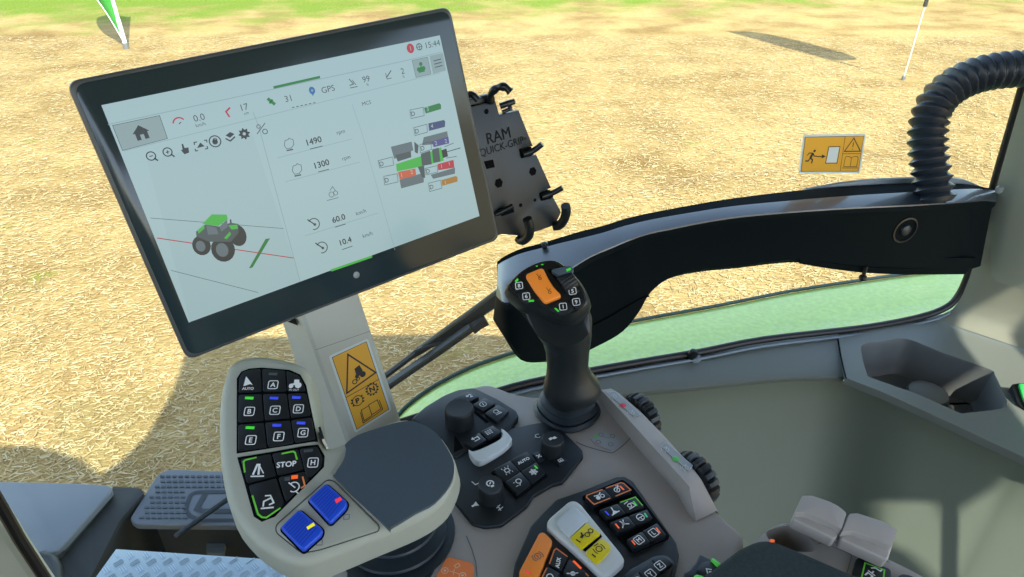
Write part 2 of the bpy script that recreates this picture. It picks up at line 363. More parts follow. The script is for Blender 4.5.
CG = {'pale': ('map_line', (150, 182, 188), .7), 'shade': ('map_field', (170, 201, 206), .72), 'dark': ('screen_ink', (40, 52, 56), .4), 'mid': ('screen_soft_ink', (84, 102, 106), .5), 'green': ('screen_green', (30, 140, 62), .6), 'lime': ('screen_lime', (70, 205, 70), .6),
      'red': ('screen_red', (205, 55, 72), .6), 'blue': ('screen_blue', (40, 120, 190), .6), 'navy': ('screen_navy', (62, 80, 132), .6), 'purple': ('screen_purple', (88, 84, 160), .6), 'orange': ('screen_orange', (225, 110, 70), .6), 'amber': ('screen_amber', (190, 140, 50), .6), 'steel': ('screen_steel', (112, 132, 140), .55), 'white': ('screen_white', (205, 225, 228), .6), 'btn': ('screen_button', (150, 176, 178), .7)}
NM = {'pale': 'divider_lines', 'shade': 'map_area', 'dark': 'dark_print', 'mid': 'grey_print', 'green': 'green_graphic', 'lime': 'lime_graphic', 'red': 'red_graphic', 'blue': 'position_pin', 'navy': 'navy_tab', 'purple': 'purple_tab', 'orange': 'orange_tab', 'amber': 'amber_tab', 'steel': 'tyre_graphic', 'white': 'white_print', 'btn': 'screen_button'}
for k, mb in G.items(): mb.build(NM[k], glow(*CG[k]), SCR, smooth=False)
# ------------------------------------------------------------------ grey post carrying it
POST = thing('terminal_post', onplane(372, 432, T.o-T.n*.045, T.n), 'square grey plastic post holding up the touchscreen terminal', 'post')
h1, h2 = -.033, -.085
bot, top = 520, 285
def ln(a, b, y): t = (y-a[1])/(b[1]-a[1]); return (a[0]+(b[0]-a[0])*t, y)
fl = T.pl([ln((303, 316), (347, 440), 452), ln((357, 292), (398, 414), 452), ln((357, 292), (398, 414), 278), ln((303, 316), (347, 440), 300)], h1)
bl = T.pl([ln((283, 323), (324, 446), 462), ln((357, 292), (398, 414), 452), ln((357, 292), (398, 414), 278), ln((283, 323), (324, 446), 310)], h2)
m = MB()
rows = []
for h, q in ((h2, bl), (h1-.003, [(a[0]*.93+b[0]*.07, a[1]*.93+b[1]*.07) for a, b in zip(fl, bl)]), (h1, inset(fl, .0025))): rows.append([T.w(p, h) for p in q])
m.sheet(rows, True, True, True)
m.build('post_body', mat('post_grey', (176, 177, 164), .5, bump=.3, bscale=1500), POST, ang=25)
# dark fastening hole under the terminal
m = MB(); hl = lambda x: -.085+(x-283)/20.5*.052+.0045
m.face(m.verts([T.w(T.px(x, y, hl(x)), hl(x)) for x, y in ((287.5, 321.8), (295.3, 318), (298, 325.6))])); m.build('fastening_slot', DARK, POST)
m = MB(); q = T.pl([ln((303, 316), (347, 440), 350), ln((357, 292), (398, 414), 331)], h1); m.stroke(T, q, .0005, h1+.0003)
m.build('seam', GREYP, POST)
hs = h1+.0004
stk = T.pl([(328.8, 356.3), (367.8, 338.2), (391.6, 410), (355.2, 433)], hs)
ST = MB().prism(T, round_poly(stk, .003), hs-.0003, hs, 0).build('warning_sticker', STICKW, POST)
ins = inset(stk, .0028)
def bl4(q, a, b):   # bilinear on four corners TL TR BR BL
    q = [Vector(p) for p in q]; return (q[0]*(1-a)+q[1]*a)*(1-b) + (q[3]*(1-a)+q[2]*a)*b
m = MB(); m.poly(T, [bl4(ins, a, b) for a, b in ((0, 0), (1, 0), (1, 1), (0, 1))], hs+.0001); m.build('yellow_field', STICKY, ST)
m = MB(); B4 = lambda a, b: bl4(ins, a, b)
m.stroke(T, [B4(.42, .05), B4(.98, .44), B4(.06, .50)], .0017, hs+.0002, True); m.stroke(T, [B4(0, .545), B4(1, .545)], .0007, hs+.0002); m.stroke(T, [B4(0, 0), B4(1, 0), B4(1, 1), B4(0, 1)], .0006, hs+.0002, True)
tp = lambda a, b: B4(a, b)
m.stroke(T, ell(*tp(.36, .415), .0024), .0011, hs+.0002, True); m.poly(T, ell(*tp(.63, .375), .0034), hs+.0002); m.stroke(T, ell(*tp(.47, .40), .0016), .001, hs+.0002, True); m.poly(T, [tp(.40, .36), tp(.46, .33), tp(.46, .26), tp(.62, .24), tp(.66, .33), tp(.44, .40)], hs+.00021)
for a, b, s_ in ((.27, .66, 'P'), (.74, .62, 'N')):
    c = tp(a, b); m.text(T, s_, c.x, c.y, .0086, hs+.0002, bold=.0004)
    m.stroke(T, ell(c.x, c.y, .0058), .0010, hs+.0002, True)
    for k in range(0, 12): 
        if s_ == 'N' or k % 6 in (5, 0, 1): m.stroke(T, ell(c.x, c.y, .0070, n=3, t0=k*math.pi/6-.14, t1=k*math.pi/6+.14), .0014, hs+.0002)
m.stroke(T, [tp(.28, .80), tp(.5, .80), tp(.52, .79), tp(.78, .79), tp(.80, .93), tp(.52, .935), tp(.5, .945), tp(.26, .95)], .0009, hs+.0002, True)
m.stroke(T, [tp(.51, .80), tp(.51, .94)], .0009, hs+.0002); m.stroke(T, [tp(.24, .82), tp(.22, .97), tp(.5, .965), tp(.84, .95), tp(.83, .81)], .0009, hs+.0002)
m.build('pictogram', BLACKP, ST, smooth=False)
# ------------------------------------------------------------------ spring-arm phone holder behind the terminal
H0 = -.030
c4 = lambda pts: [(465+x/3.5, 80+y/3.5) for x, y in pts]
hp = lambda x, y, h=H0: T.px(465+x/3.5, 80+y/3.5, h)
RAM = thing('tablet_holder', onplane(520, 235, T.o+T.n*H0, T.n), 'black spring-armed tablet holder beside the right edge of the touchscreen', 'holder')
m = MB()
m.prism(T, [hp(*p) for p in ((0, 98), (108, 72), (122, 122), (190, 106), (240, 232), (192, 243), (198, 272), (252, 262), (304, 378), (262, 396), (268, 422), (312, 412), (338, 462), (318, 508), (262, 528), (200, 546), (132, 540), (60, 560))], H0-.010, H0, .002, 2)
m.build('back_plate', mat('holder_black', (30, 38, 43), .42, bump=.2), RAM)
m = MB(); m.prism(T, [hp(*p) for p in ((0, 70), (100, 46), (108, 70), (0, 96))], H0-.012, H0-.003, .002, 2); m.build('top_slide', BLACK, RAM)
m = MB(); m.text(T, 'RAM', *hp(117, 194), .0175, H0+.0004, rot=0, sx=.92, bold=.0001); m.text(T, 'QUICK-GRIP', *hp(130, 234), .0118, H0+.0004, sx=.9); m.text(T, '\u2122', *hp(206, 206), .008, H0+.0004)
m.build('lettering', mat('lettering_dark', (14, 18, 21), .7, spec=.2), RAM, smooth=False)
m = MB()
for x, y, r in ((75, 110, .0028), (118, 361, .0056), (237, 320, .0052), (195, 438, .0022), (245, 420, .002)): m.prism(T, ell(*hp(x, y), r, n=16 if r < .004 else 6), H0-.002, H0+.0006, .0003, 1)
m.build('bolt_hole', DARK, RAM)
m = MB()
for q in ([(192, 243), (232, 234), (240, 262), (200, 272)], [(262, 396), (300, 386), (310, 410), (268, 422)], [(66, 285), (98, 278), (105, 305), (75, 312)], [(112, 452), (165, 436), (174, 462), (128, 478)]): m.prism(T, [hp(*p) for p in q], H0-.008, H0+.001, .001, 1)
m.build('arm_pocket', DARK, RAM)
def hw(x, y, h): return T.w(hp(x, y, H0+h), H0+h)
def arm(name, pts, r):
    pts = smooth_poly([hw(*p) for p in pts], 5, False); m = MB(); m.tube(pts, r, 10); m.build(name, BLACKS, RAM)
arm('clamp_hook', [(90, 78, 0), (92, 48, .006), (112, 28, .014), (138, 24, .022), (160, 42, .026)], [.0042+.0006*math.sin(i) for i in range(21)])
arm('clamp_hook', [(0, 92, 0), (4, 62, .01), (22, 50, .016), (46, 70, .02)], .0036)
arm('side_arm', [(122, 92, 0), (150, 82, .004), (170, 76, .004)], .0034); arm('side_arm', [(130, 112, -.004), (150, 104, -.002), (158, 94, 0), (160, 108, 0)], .0022)
arm('side_arm', [(205, 260, .001), (238, 248, .006), (270, 224, .014)], .0034); arm('side_arm', [(270, 408, .001), (305, 396, .006), (341, 377, .014)], .0034)
arm('side_arm', [(108, 470, .002), (140, 455, .006), (168, 440, .01)], .003)
arm('foot_hook', [(186, 552, 0), (200, 562, .006), (222, 545, .016), (226, 512, .024), (218, 486, .026)], .0056)
arm('foot_hook', [(312, 512, 0), (330, 508, .006), (346, 490, .014), (354, 462, .022), (352, 440, .026)], .0056)
# ------------------------------------------------------------------ grey control grip with button pad and palm rest
MO = onz(330, 470, 2.35)
M = Fr(MO, (1, .06, 0), (.08, -.36, .93))
mpl = lambda pts, h=0: M.pl(pts, h)
GRIP = thing('control_grip', onz(396, 545, 2.25)+Vector((0, 0, 0)), 'grey control grip with lettered key pad, blue rockers and dark palm rest', 'control grip')
outl = [(226, 371), (235, 359.5), (248, 355.5), (266, 355), (289, 359.5), (303, 365), (309, 378), (315, 420), (322, 443), (333, 446), (345, 441), (375, 427), (396, 419.5), (412, 419), (436, 431), (451, 452), (456, 469), (450, 489), (439, 505), (416, 520), (378, 536), (342, 551), (314, 562), (296, 563.5), (275, 555.5), (252, 538.5), (231, 510), (220.5, 464), (219, 405)]
m = MB(); m.prism(M, smooth_poly(mpl(outl), 3), -.034, 0, .0085, 5, taper=.004)
m.build('grip_body', MODG, GRIP)
up = mpl([(238, 378), (242, 372), (249, 369.3), (261, 368.3), (289, 370.5), (299, 375), (304.5, 385), (315.8, 439.5), (238, 451.5)], .001)
m = MB(); m.prism(M, inset(up, -.0012), -.002, .0006, .0005, 2); 
lo = mpl([(239, 458), (271, 452.8), (304, 446.9), (317, 445.5), (323, 456), (322.3, 466), (312, 476.7), (274, 514.8), (262, 519.5), (255, 515)], .001)
m.prism(M, inset(lo, -.0012), -.002, .0006, .0005, 2); m.build('key_bed', DARK, GRIP)
KEYS = [
 ('a', [(239, 378), (242, 372), (249, 369.4), (260.8, 368.6), (261.6, 391.3), (238.6, 392)]), ('A', [(262.2, 368.6), (285, 370.3), (286.6, 391), (262.8, 391.4)]), ('t', [(286.2, 370.4), (298.5, 375), (304, 385.5), (305.3, 390.6), (287.6, 391)]),
 ('B', [(238.6, 394.5), (261.6, 393.8), (263.6, 420), (238.2, 422)]), ('C', [(262.8, 393.8), (286.6, 393.4), (289.6, 417.6), (264.8, 420)]), ('D', [(287.8, 393.4), (306, 393), (310.6, 414.8), (290.8, 417.4)]),
 ('E', [(238.2, 424.6), (263.8, 422.6), (266.6, 447), (238, 450.6)]), ('F', [(265, 422.4), (289.9, 420.2), (293.5, 442.6), (267.8, 446.8)]), ('G', [(291.1, 420), (311.4, 417.2), (315.2, 438.8), (294.7, 442.3)]),
 ('l', [(240.5, 459), (270.5, 453.8), (276, 475.5), (247, 483)]), ('STOP', [(272, 453.5), (298, 449), (303.7, 469), (277.6, 475)]), ('H', [(299.3, 448.7), (317, 446.4), (322.3, 457.5), (321.3, 466), (311.5, 476), (306.6, 477.5)]),
 ('p', [(248.7, 485.2), (276.2, 478), (284, 503), (273.6, 513.5), (262, 518), (256, 514)]), ('g', [(278.3, 477.3), (304.3, 471.3), (309, 478.8), (285.6, 501.5)])]
IC = {'a': (249, 383), 'A': (273, 384.7), 't': (295, 384), 'B': (249.4, 411.3), 'C': (275, 410.2), 'D': (298.4, 408.8), 'E': (250.8, 440), 'F': (278.8, 436.4), 'G': (303, 432.6), 'l': (257.5, 471), 'STOP': (286.5, 464.2), 'H': (313, 462.5), 'p': (268, 502), 'g': (294, 487)}
def boxed(mb, fr, s_, c, h, sz=.0075, rot=0):   # letter in a rounded square
    ca, sa = math.cos(rot), math.sin(rot); R_ = lambda p: (c[0]+p[0]*ca-p[1]*sa, c[1]+p[0]*sa+p[1]*ca)
    mb.stroke(fr, [R_(p) for p in round_poly(rect(0, 0, sz*1.02, sz), sz*.2, 3)], sz*.1, h, True); mb.text(fr, s_, c[0], c[1], sz*.78, h, rot, bold=sz*.02)
for k, q in KEYS:
    kt = round_poly(mpl(q, .0022), .0018, 3)
    kb = MB().prism(M, kt, -.001, .0022, .0006, 2).build('key', KEY, GRIP)
    hk = .0023; m = MB(); c = M.px(*IC[k], hk); u, v = c
    if len(k) == 1 and k.isupper(): boxed(m, M, k, c, hk)
    elif k == 'STOP': m.text(M, 'STOP', u, v, .0062, hk, rot=.08, bold=.0002)
    elif k == 'a':
        m.poly(M, [(u-.004, v-.003), (u-.0035, v+.0065), (u+.0035, v-.002), (u+.001, v-.001)], hk); m.text(M, 'AUTO', u, v-.0052, .0033, hk, bold=.0001)
    elif k == 't':
        m.poly(M, ell(u+.0028, v-.0012, .0027, n=14), hk); m.poly(M, ell(u-.003, v-.002, .0019, n=12), hk); m.poly(M, [(u-.0045, v), (u-.001, v+.0008), (u-.001, v+.0042), (u+.003, v+.0042), (u+.0035, v), (u+.0005, v-.001), (u-.0045, v-.0012)], hk+1e-5); m.text(M, 'IN OUT', u, v-.0055, .0024, hk)
    elif k == 'l':
        m.stroke(M, [(u-.003, v-.003), (u-.001, v+.005), (u+.0006, v+.005), (u+.0012, v-.003)], .0016, hk); m.stroke(M, [(u-.0045, v-.0042), (u+.0055, v-.0042)], .0011, hk); m.stroke(M, [(u+.001, v+.004), (u+.0048, v-.002)], .0008, hk)
    elif k == 'p':
        m.stroke(M, [(u-.003, v-.0035), (u-.0032, v+.0005), (u+.002, v+.0032), (u+.0042, v-.0006), (u+.001, v-.0022)], .0012, hk); m.stroke(M, [(u-.0045, v-.0048), (u+.0048, v-.0042)], .0012, hk); m.stroke(M, [(u-.003, v+.0048), (u+.001, v+.005), (u+.002, v+.0032)], .001, hk)
    elif k == 'g':
        m.stroke(M, ell(u, v, .0038, n=16, t0=-2.2, t1=2.4), .0009, hk); m.stroke(M, [(u-.0045, v+.0036), (u+.001, v-.0006)], .0009, hk); m.stroke(M, [(u+.001, v-.003), (u+.004, v-.0052)], .0008, hk)
    m.build('symbol', WHITE, kb, smooth=False)
    def led(mt, x, y, w=.0068, h_=.0023, rot=-.06): 
        ca, sa = math.cos(rot), math.sin(rot); cc = M.px(x, y, hk)
        MB().prism(M, [(cc[0]+a*ca-b*sa, cc[1]+a*sa+b*ca) for a, b in rect(0, 0, w, h_)], .002, .0026, .0002, 1).build('indicator', mt, kb)
    if k in 'BE': led(LG, *{'B': (249.3, 398), 'E': (250, 427.7)}[k])
    if k in 'CDFG': led(LB, *{'C': (274, 398), 'D': (296.3, 397.4), 'F': (276.7, 425.2), 'G': (301, 422.9)}[k])
    if k == 'A': led(LGR, 273, 373.9)
    if k == 'H': led(LGR, 308.5, 450.5, rot=.1)
    if k == 'g': led(LO, 294.6, 477, .0048, .003, .1); led(LGR, 287.3, 478.8, .004, .0026, .1)
    br = {'l': [(244.8, 472.5), (243.5, 461.5), (245.5, 460), (256.5, 457.3)], 'STOP': [(281.5, 453.8), (293, 451.3), (295, 452.5), (297, 459.5)], 'p': [(252.3, 495.5), (258, 514), (262, 517.3), (266.5, 517.5), (280.5, 507.8)], 'g': [(302.5, 476.5), (304.8, 485.5), (300.8, 488.2)]}.get(k)
    if br: MB().stroke(M, M.pl(br, hk), .0013, hk).build('marking', mat('mark_orange', (225, 130, 70), .5) if k == 'g' else mat('mark_green', (110, 205, 60), .5), kb, smooth=False)
rp = mpl([(327, 479.3), (334, 480.5), (379.5, 525.5), (378.5, 531), (319, 550), (301.5, 553), (276, 532.5), (275.5, 525)], .001)
rp_ = round_poly(rp, .004)
m = MB(); m.stroke(M, rp_, .0008, .0003, True); m.build('panel_seam', mat('seam_grey', (70, 72, 68), .6), GRIP)
MB().prism(M, inset(rp_, .0006), -.002, .0008, .0006, 2).build('rocker_panel', MODG, GRIP)
for q, bar, mt in (([(307.5, 499), (326, 482.6), (347.3, 501.5), (346, 507.5), (330, 523.5)], [(334.6, 499.7), (340.3, 496.8), (342.2, 499.6), (336.4, 503.6)], LP), ([(279.5, 527.3), (299, 508.5), (322.6, 528.5), (321.4, 534.5), (302.8, 551)], [(306.4, 527), (313.6, 522.3), (315.2, 525.3), (307.8, 529.8)], LY)):
    qq = round_poly(mpl(q, .006), .0025)
    MB().prism(M, inset(qq, -.0012), -.001, .0013, .0003, 1).build('rocker_gap', DARK, GRIP)
    r = MB().prism(M, qq, -.001, .006, .002, 3).build('rocker_switch', BLUE, GRIP)
    MB().poly(M, M.pl(bar, .0061), .0061).build('indicator', mt, r, smooth=False)
    Q = M.pl(q, .0061); m = MB()
    for t in [.12+.09*i for i in range(9)]:
        a = Vector(Q[0]).lerp(Vector(Q[4]), t); b = Vector(Q[1]).lerp(Vector(Q[2]), t); m.stroke(M, [a.lerp(b, .1), a.lerp(b, .88)], .0005, .00608)
    m.build('grip_rib', mat('blue_dark', (14, 42, 130), .5), r, smooth=False)
m = MB()
for x, y in ((346.5, 516.8), (319.5, 542.5)): c = M.px(x, y, .0009); m.stroke(M, rect(c[0], c[1], .004, .0036), .0005, .0009, True)
m.build('print', GREYP, GRIP, smooth=False)
pad = mpl([(346, 449), (345.5, 444), (357, 435.4), (378, 428), (398, 422.3), (415, 421.5), (436, 433), (450.5, 454), (454.2, 468), (450, 483.5), (434.5, 502), (416, 512), (391, 526.5), (386, 526), (337, 479.5), (335, 474), (343.5, 460)], .004)
MB().prism(M, smooth_poly(pad, 3), -.002, .004, .0032, 4).build('palm_pad', mat('palm_pad_rubber', (62, 76, 86), .42, bump=.35, bscale=1400), GRIP)
# bellows under the grip
gc = onz(396, 535, 2.25); GF = Fr(gc, (1, 0, 0), (0, 0, 1))
prof = [(.052, .0014), (.052, .002), (.047, .003)]
for i, (r, h) in enumerate(((.0455, .004), (.039, .016), (.032, .028), (.026, .040))):
    prof += [(r-.010, h), (r-.001, h+.002), (r, h+.004), (r-.001, h+.006), (r-.012, h+.009)]
prof += [(.014, .052), (.014, .058)]
MB().lathe(GF, prof, 40).build('bellows', mat('bellows_rubber', (30, 40, 46), .42), GRIP)

MB().prism(M, round_poly(mpl([(318, 427), (320.5, 426.2), (324, 437.5), (321.3, 439)], .001), .0006, 2), -.02, .001, .0005, 2).build('latch', BLACK, GRIP)
MB().prism(M, round_poly(mpl([(321.5, 439.2), (324, 438), (328, 446.5), (326, 447.5)], .001), .0006, 2), -.02, .0008, .0005, 2).build('latch_tip', mat('cream_plastic', (205, 196, 176), .5), GRIP)
# ------------------------------------------------------------------ armrest console
ZC = 2.25
K = Fr(onz(545, 450, ZC), (.8192, .5736, 0), (0, 0, 1))
c8 = lambda pts, s=3.938, ox=400, oy=380: [(ox+x/s, oy+y/s) for x, y in pts]
c1 = lambda pts: c8(pts, 3.938, 420, 431)
c44 = lambda pts: c8(pts, 5.689, 440, 480)
c55 = lambda pts: c8(pts, 5.689, 550, 370)
c58 = lambda pts: c8(pts, 5.66, 580, 475)
c64 = lambda pts: c8(pts, 6.606, 640, 490)
CON = thing('armrest_console', K.w(K.px(560, 500), -.12), 'grey armrest console filled with black key panels, knobs and rocker switches', 'console')
body = [(418, 411), (440, 396), (470, 386.5), (488, 382.5), (515, 393), (540, 397), (575, 389), (597, 385), (612, 392), (634, 412), (662, 440), (690, 475), (717, 511), (748, 537), (738, 556), (722, 600), (715, 690), (310, 690), (303, 590), (312, 566), (330, 540), (345, 520), (400, 440)]
MB().prism(K, round_poly(K.pl(body), .012), -.12, 0, .006, 4).build('console_body', TAUPE, CON)
m = MB(); m.stroke(K, smooth_poly(K.pl([(560, 470), (575, 500)]), 2, False), .0004, .0003)
m = MB(); m.stroke(K, K.pl(c44([(150, 318), (180, 390), (204, 470), (211, 552)]), .0004), .0009, .0004); m.build('panel_seam', GREYP, CON)
# long raised ridge on the right edge
m = MB(); rows = []
zt = .024
for ib, it, ot, ob in (((592, 392), (601, 390), (611, 388.5), (618, 393)), ((601, 402.5), (606, 395), (617, 392), (628, 405)), ((621, 427), (627, 418), (638, 410), (648, 425)), ((649.5, 462), (655, 449), (664, 437), (676, 458)), ((676.5, 492), (681, 477), (690, 466), (702, 490)), ((688, 515), (689.5, 487), (699, 478.5), (712, 505)), ((696, 522), (696.5, 521), (716, 511), (717, 511.5))):
    top = zt if ib[0] < 690 else .001
    a = K.px(*it, top); b = K.px(*ot, top); c_ = Vector(b)+Vector((.004, 0))
    rows.append([K.w(K.px(*ib), -.004), K.w((Vector(K.px(*ib))*.2+Vector(a)*.8), top*.88), K.w(a, top), K.w(b, top), K.w(c_, top-.004), K.w(c_, -.03)])
m.sheet(rows, False)
m.build('side_ridge', TAUPE, CON, ang=50)
def ridge_label(q, dots, mt, dpos, nm):
    b = MB().poly(K, K.pl(q, zt+.0005), zt+.0005).build('ridge_label', mat('label_grey', (150, 155, 156), .45), CON, smooth=False)
    MB().poly(K, ell(*K.px(*dpos, zt+.0007), .0032), zt+.0007).build('colour_dot', mt, b, smooth=False)
    m = MB(); m.stroke(K, K.pl(q, zt+.0007), .0006, zt+.0007, True)
    for x, y in dots:
        c = K.px(x, y, zt+.0007); m.stroke(K, ell(c[0], c[1], .0028, n=12), .0006, zt+.0007, True); m.stroke(K, [(c[0]-.004, c[1]-.003), (c[0]+.004, c[1]+.003)], .0006, zt+.0007); m.stroke(K, [(c[0]-.0045, c[1]+.001), (c[0]-.002, c[1]+.0045)], .0006, zt+.0007)
    m.build('print', mat('print_pale', (196, 202, 203), .5), b, smooth=False)
ridge_label(c55([(325, 125), (370, 120), (515, 252), (480, 266)]), c55([(362, 150), (465, 243)]), mat('dot_red', (226, 50, 66), .5), c55([(415, 200)])[0], 'r')
ridge_label(c55([(630, 432), (662, 411), (812, 545), (790, 572)]), c55([(660, 452), (770, 555)]), mat('dot_green', (90, 205, 80), .5), c55([(715, 505)])[0], 'g')
# knurled thumb wheels on the outer side of the ridge
def wheel(px_, r, hz):
    c = K.w(K.px(*px_, hz), hz); W_ = Fr(c, K.v, K.u)
    w = lambda t, h: 1 + .07*(1 if (t*20) % 1 < .55 else -.6)
    m = MB(); m.lathe(W_, [(r*.82, -.008), (r*.97, -.006), (r, -.003), (r, .003), (r*.97, .006), (r*.82, .008)], 80, wob=w); m.build('thumb_wheel', BLACK, CON)
    MB().lathe(W_, [(r*.5, .006), (r*.55, .011), (r*.3, .012)], 24).build('wheel_hub', RUB, CON)
wheel((640, 417), .0245, .001); wheel((694, 479), .0255, 0)
# joystick surround with its label
m = MB(); m.stroke(K, smooth_poly(K.pl(c55([(150, 408), (200, 432), (330, 468), (372, 462), (450, 395), (448, 360), (400, 290), (330, 215)]), .0004), 3, False), .0011, .0004); m.build('surround_seam', GREYP, CON)
b = MB().poly(K, round_poly(K.pl(c55([(228, 393), (295, 345), (428, 408), (345, 461)]), .0003), .004), .0003).build('function_label', mat('label_grey', (150, 155, 156), .45), CON, smooth=False)
m = MB()
for x, y in ((290, 370), (355, 377), (275, 412), (345, 425)): c = K.px(*c55([(x, y)])[0]); m.stroke(K, ell(c[0], c[1], .0024, n=12), .0006, .0005, True)
m.stroke(K, K.pl(c55([(230, 395), (260, 430), (345, 460)])), .0005, .0005); m.stroke(K, K.pl(c55([(300, 380), (340, 390)])), .0005, .0005); m.build('print', GREYP, b, smooth=False)
MB().poly(K, ell(*K.px(*c55([(262, 379)])[0]), .0022), .0006).build('colour_dot', mat('dot_green', (90, 205, 80), .5), b, smooth=False)
# ---------------- upper black panel: menu dial and keys
def quad_key(parent, q, h0, h1, r=.0015, mt=KEY, nm='key', fr=None):
    fr = fr or K
    return MB().prism(fr, round_poly(fr.pl(q, h1), r, 3), h0, h1, .0007, 2).build(nm, mt, parent)
pnl = [(410, 419), (425, 406), (443, 395), (458, 389), (474, 387), (498, 398.5), (517, 410.5), (519, 417), (511, 427), (480, 443), (455, 458), (440, 445), (420, 425)]
MB().prism(K, round_poly(K.pl(pnl, .006), .004), -.001, .006, .0025, 3).build('menu_panel', BLACK, CON)
climate = c8([(180, 330), (215, 292), (430, 190), (540, 168), (575, 166), (625, 182), (718, 275), (722, 300), (640, 402), (600, 412), (525, 455), (500, 495), (400, 570), (335, 577), (285, 565), (200, 460)])
MB().prism(K, round_poly(K.pl(climate, .004), .002), -.001, .004, .0014, 3).build('climate_panel', BLACK, CON)
def knob(px_, rpx_, h0, h1, nt=36):
    c = K.px(*px_, h1); r = (Vector(K.px(px_[0]+rpx_, px_[1], h1))-Vector(c)).length; F_ = Fr(K.w(c, 0), K.u, K.n)
    w = lambda t, h: 1 - (.035 if (t*nt) % 1 < .4 and h < h1-.004 and h > h0+.003 else 0)
    MB().lathe(F_, [(r*1.06, h0), (r*1.06, h0+.002), (r*1.06, h0+.003), (r*1.05, h1-.0035), (r*1.03, h1-.002), (r*1.0, h1-.0006), (r*.95, h1), (r*.3, h1-.0006)], nt*5, wob=w).build('rotary_knob', RUB, CON)
    return F_
k1 = knob((459, 407.5), 14, .006, .027); k2 = knob((552.8, 438.3), 11, .004, .022); k3 = knob((490.6, 484), 12.2, .004, .022)
for F_, s_ in ((k2, 'fan'), (k3, 'temp')):
    m = MB(); h = .0222
    if s_ == 'fan':
        m.poly(F_, [(-.004, -.0012), (-.001, -.0006), (.001, -.0022), (.004, -.002), (.003, .0014), (.0006, .0008), (-.0012, .0022), (-.004, .002)], h)
    else:
        m.stroke(F_, ell(0, .0008, .0032, n=12, t0=-.9, t1=4.1), .0012, h); m.poly(F_, rect(0, -.003, .003, .0022), h); m.stroke(F_, [(-.001, 0), (.0015, .002)], .0012, h)
    m.build('symbol', WHITE, CON, smooth=False)
HP = .0095
def kq(q): return c8(q)
kk = quad_key(CON, kq([(210, 72), (268, 44), (312, 66), (254, 96)]), .005, HP); c = K.px(*kq([(272, 63)])[0], HP+.0002)
MB().text(K, '\u22c6 2', c[0], c[1], .0065, HP+.0002, bold=.0001).build('symbol', WHITE, kk, smooth=False) if False else MB().text(K, '*2', c[0], c[1], .0075, HP+.0002, bold=.0002).build('symbol', WHITE, kk, smooth=False)
kk = quad_key(CON, kq([(286, 97), (335, 69), (376, 92), (326, 123)]), .005, HP); c = K.px(*kq([(327, 95)])[0], HP+.0002)
m = MB(); m.stroke(K, ell(c[0], c[1], .0036, .0036), .0007, HP+.0002, True); m.text(K, 'i', c[0], c[1], .0055, HP+.0002, bold=.0002); m.build('symbol', WHITE, kk, smooth=False)
kk = quad_key(CON, kq([(334, 132), (386, 96), (430, 122), (384, 166)]), .005, HP); c = K.px(*kq([(380, 126)])[0], HP+.0002)
m = MB(); m.stroke(K, ell(c[0], c[1]+.001, .0026, n=14), .0007, HP+.0002, True); m.stroke(K, [(c[0]-.003, c[1]-.0035), (c[0]+.004, c[1]-.0035), (c[0]+.002, c[1]-.001)], .0008, HP+.0002); m.build('symbol', WHITE, kk, smooth=False)
m = MB(); m.poly(K, K.pl(kq([(288, 128), (296, 120), (352, 165), (340, 170)]), .0063), .0063); m.poly(K, K.pl(kq([(215, 218), (232, 240), (250, 268), (212, 285)]), .0063), .0063); m.build('slot', DARK, CON, smooth=False)
kk = quad_key(CON, kq([(250, 244), (311, 206), (341, 236), (286, 268)]), .005, HP); c = K.px(*kq([(300, 232)])[0], HP+.0002)
m = MB(); m.stroke(K, [(c[0]-.003, c[1]-.002), (c[0]+.003, c[1]-.002), (c[0]+.003, c[1]+.002), (c[0]-.002, c[1]+.002)], .001, HP+.0002); m.poly(K, [(c[0]-.0018, c[1]+.0045), (c[0]-.0018, c[1]-.0005), (c[0]-.0048, c[1]+.002)], HP+.0002); m.build('symbol', WHITE, kk, smooth=False)
kk = quad_key(CON, kq([(315, 203), (366, 178), (401, 206), (346, 234)]), .005, HP); c = K.px(*kq([(350, 205)])[0], HP+.0002)
m = MB()
for i in (-1, 0, 1):
    for j in (-1, 0, 1): m.poly(K, rect(c[0]+i*.0026, c[1]+j*.0022, .0018, .0012), HP+.0002)
m.build('symbol', WHITE, kk, smooth=False)
lip = c8([(270, 273), (290, 281), (340, 262), (395, 232), (404, 205), (398, 192), (415, 200), (438, 226), (436, 240), (400, 272), (335, 310), (305, 317), (283, 300)])
MB().prism(K, smooth_poly(K.pl(lip, .012), 3), .004, .012, .002, 3).build('palm_lip', LGREY, CON)
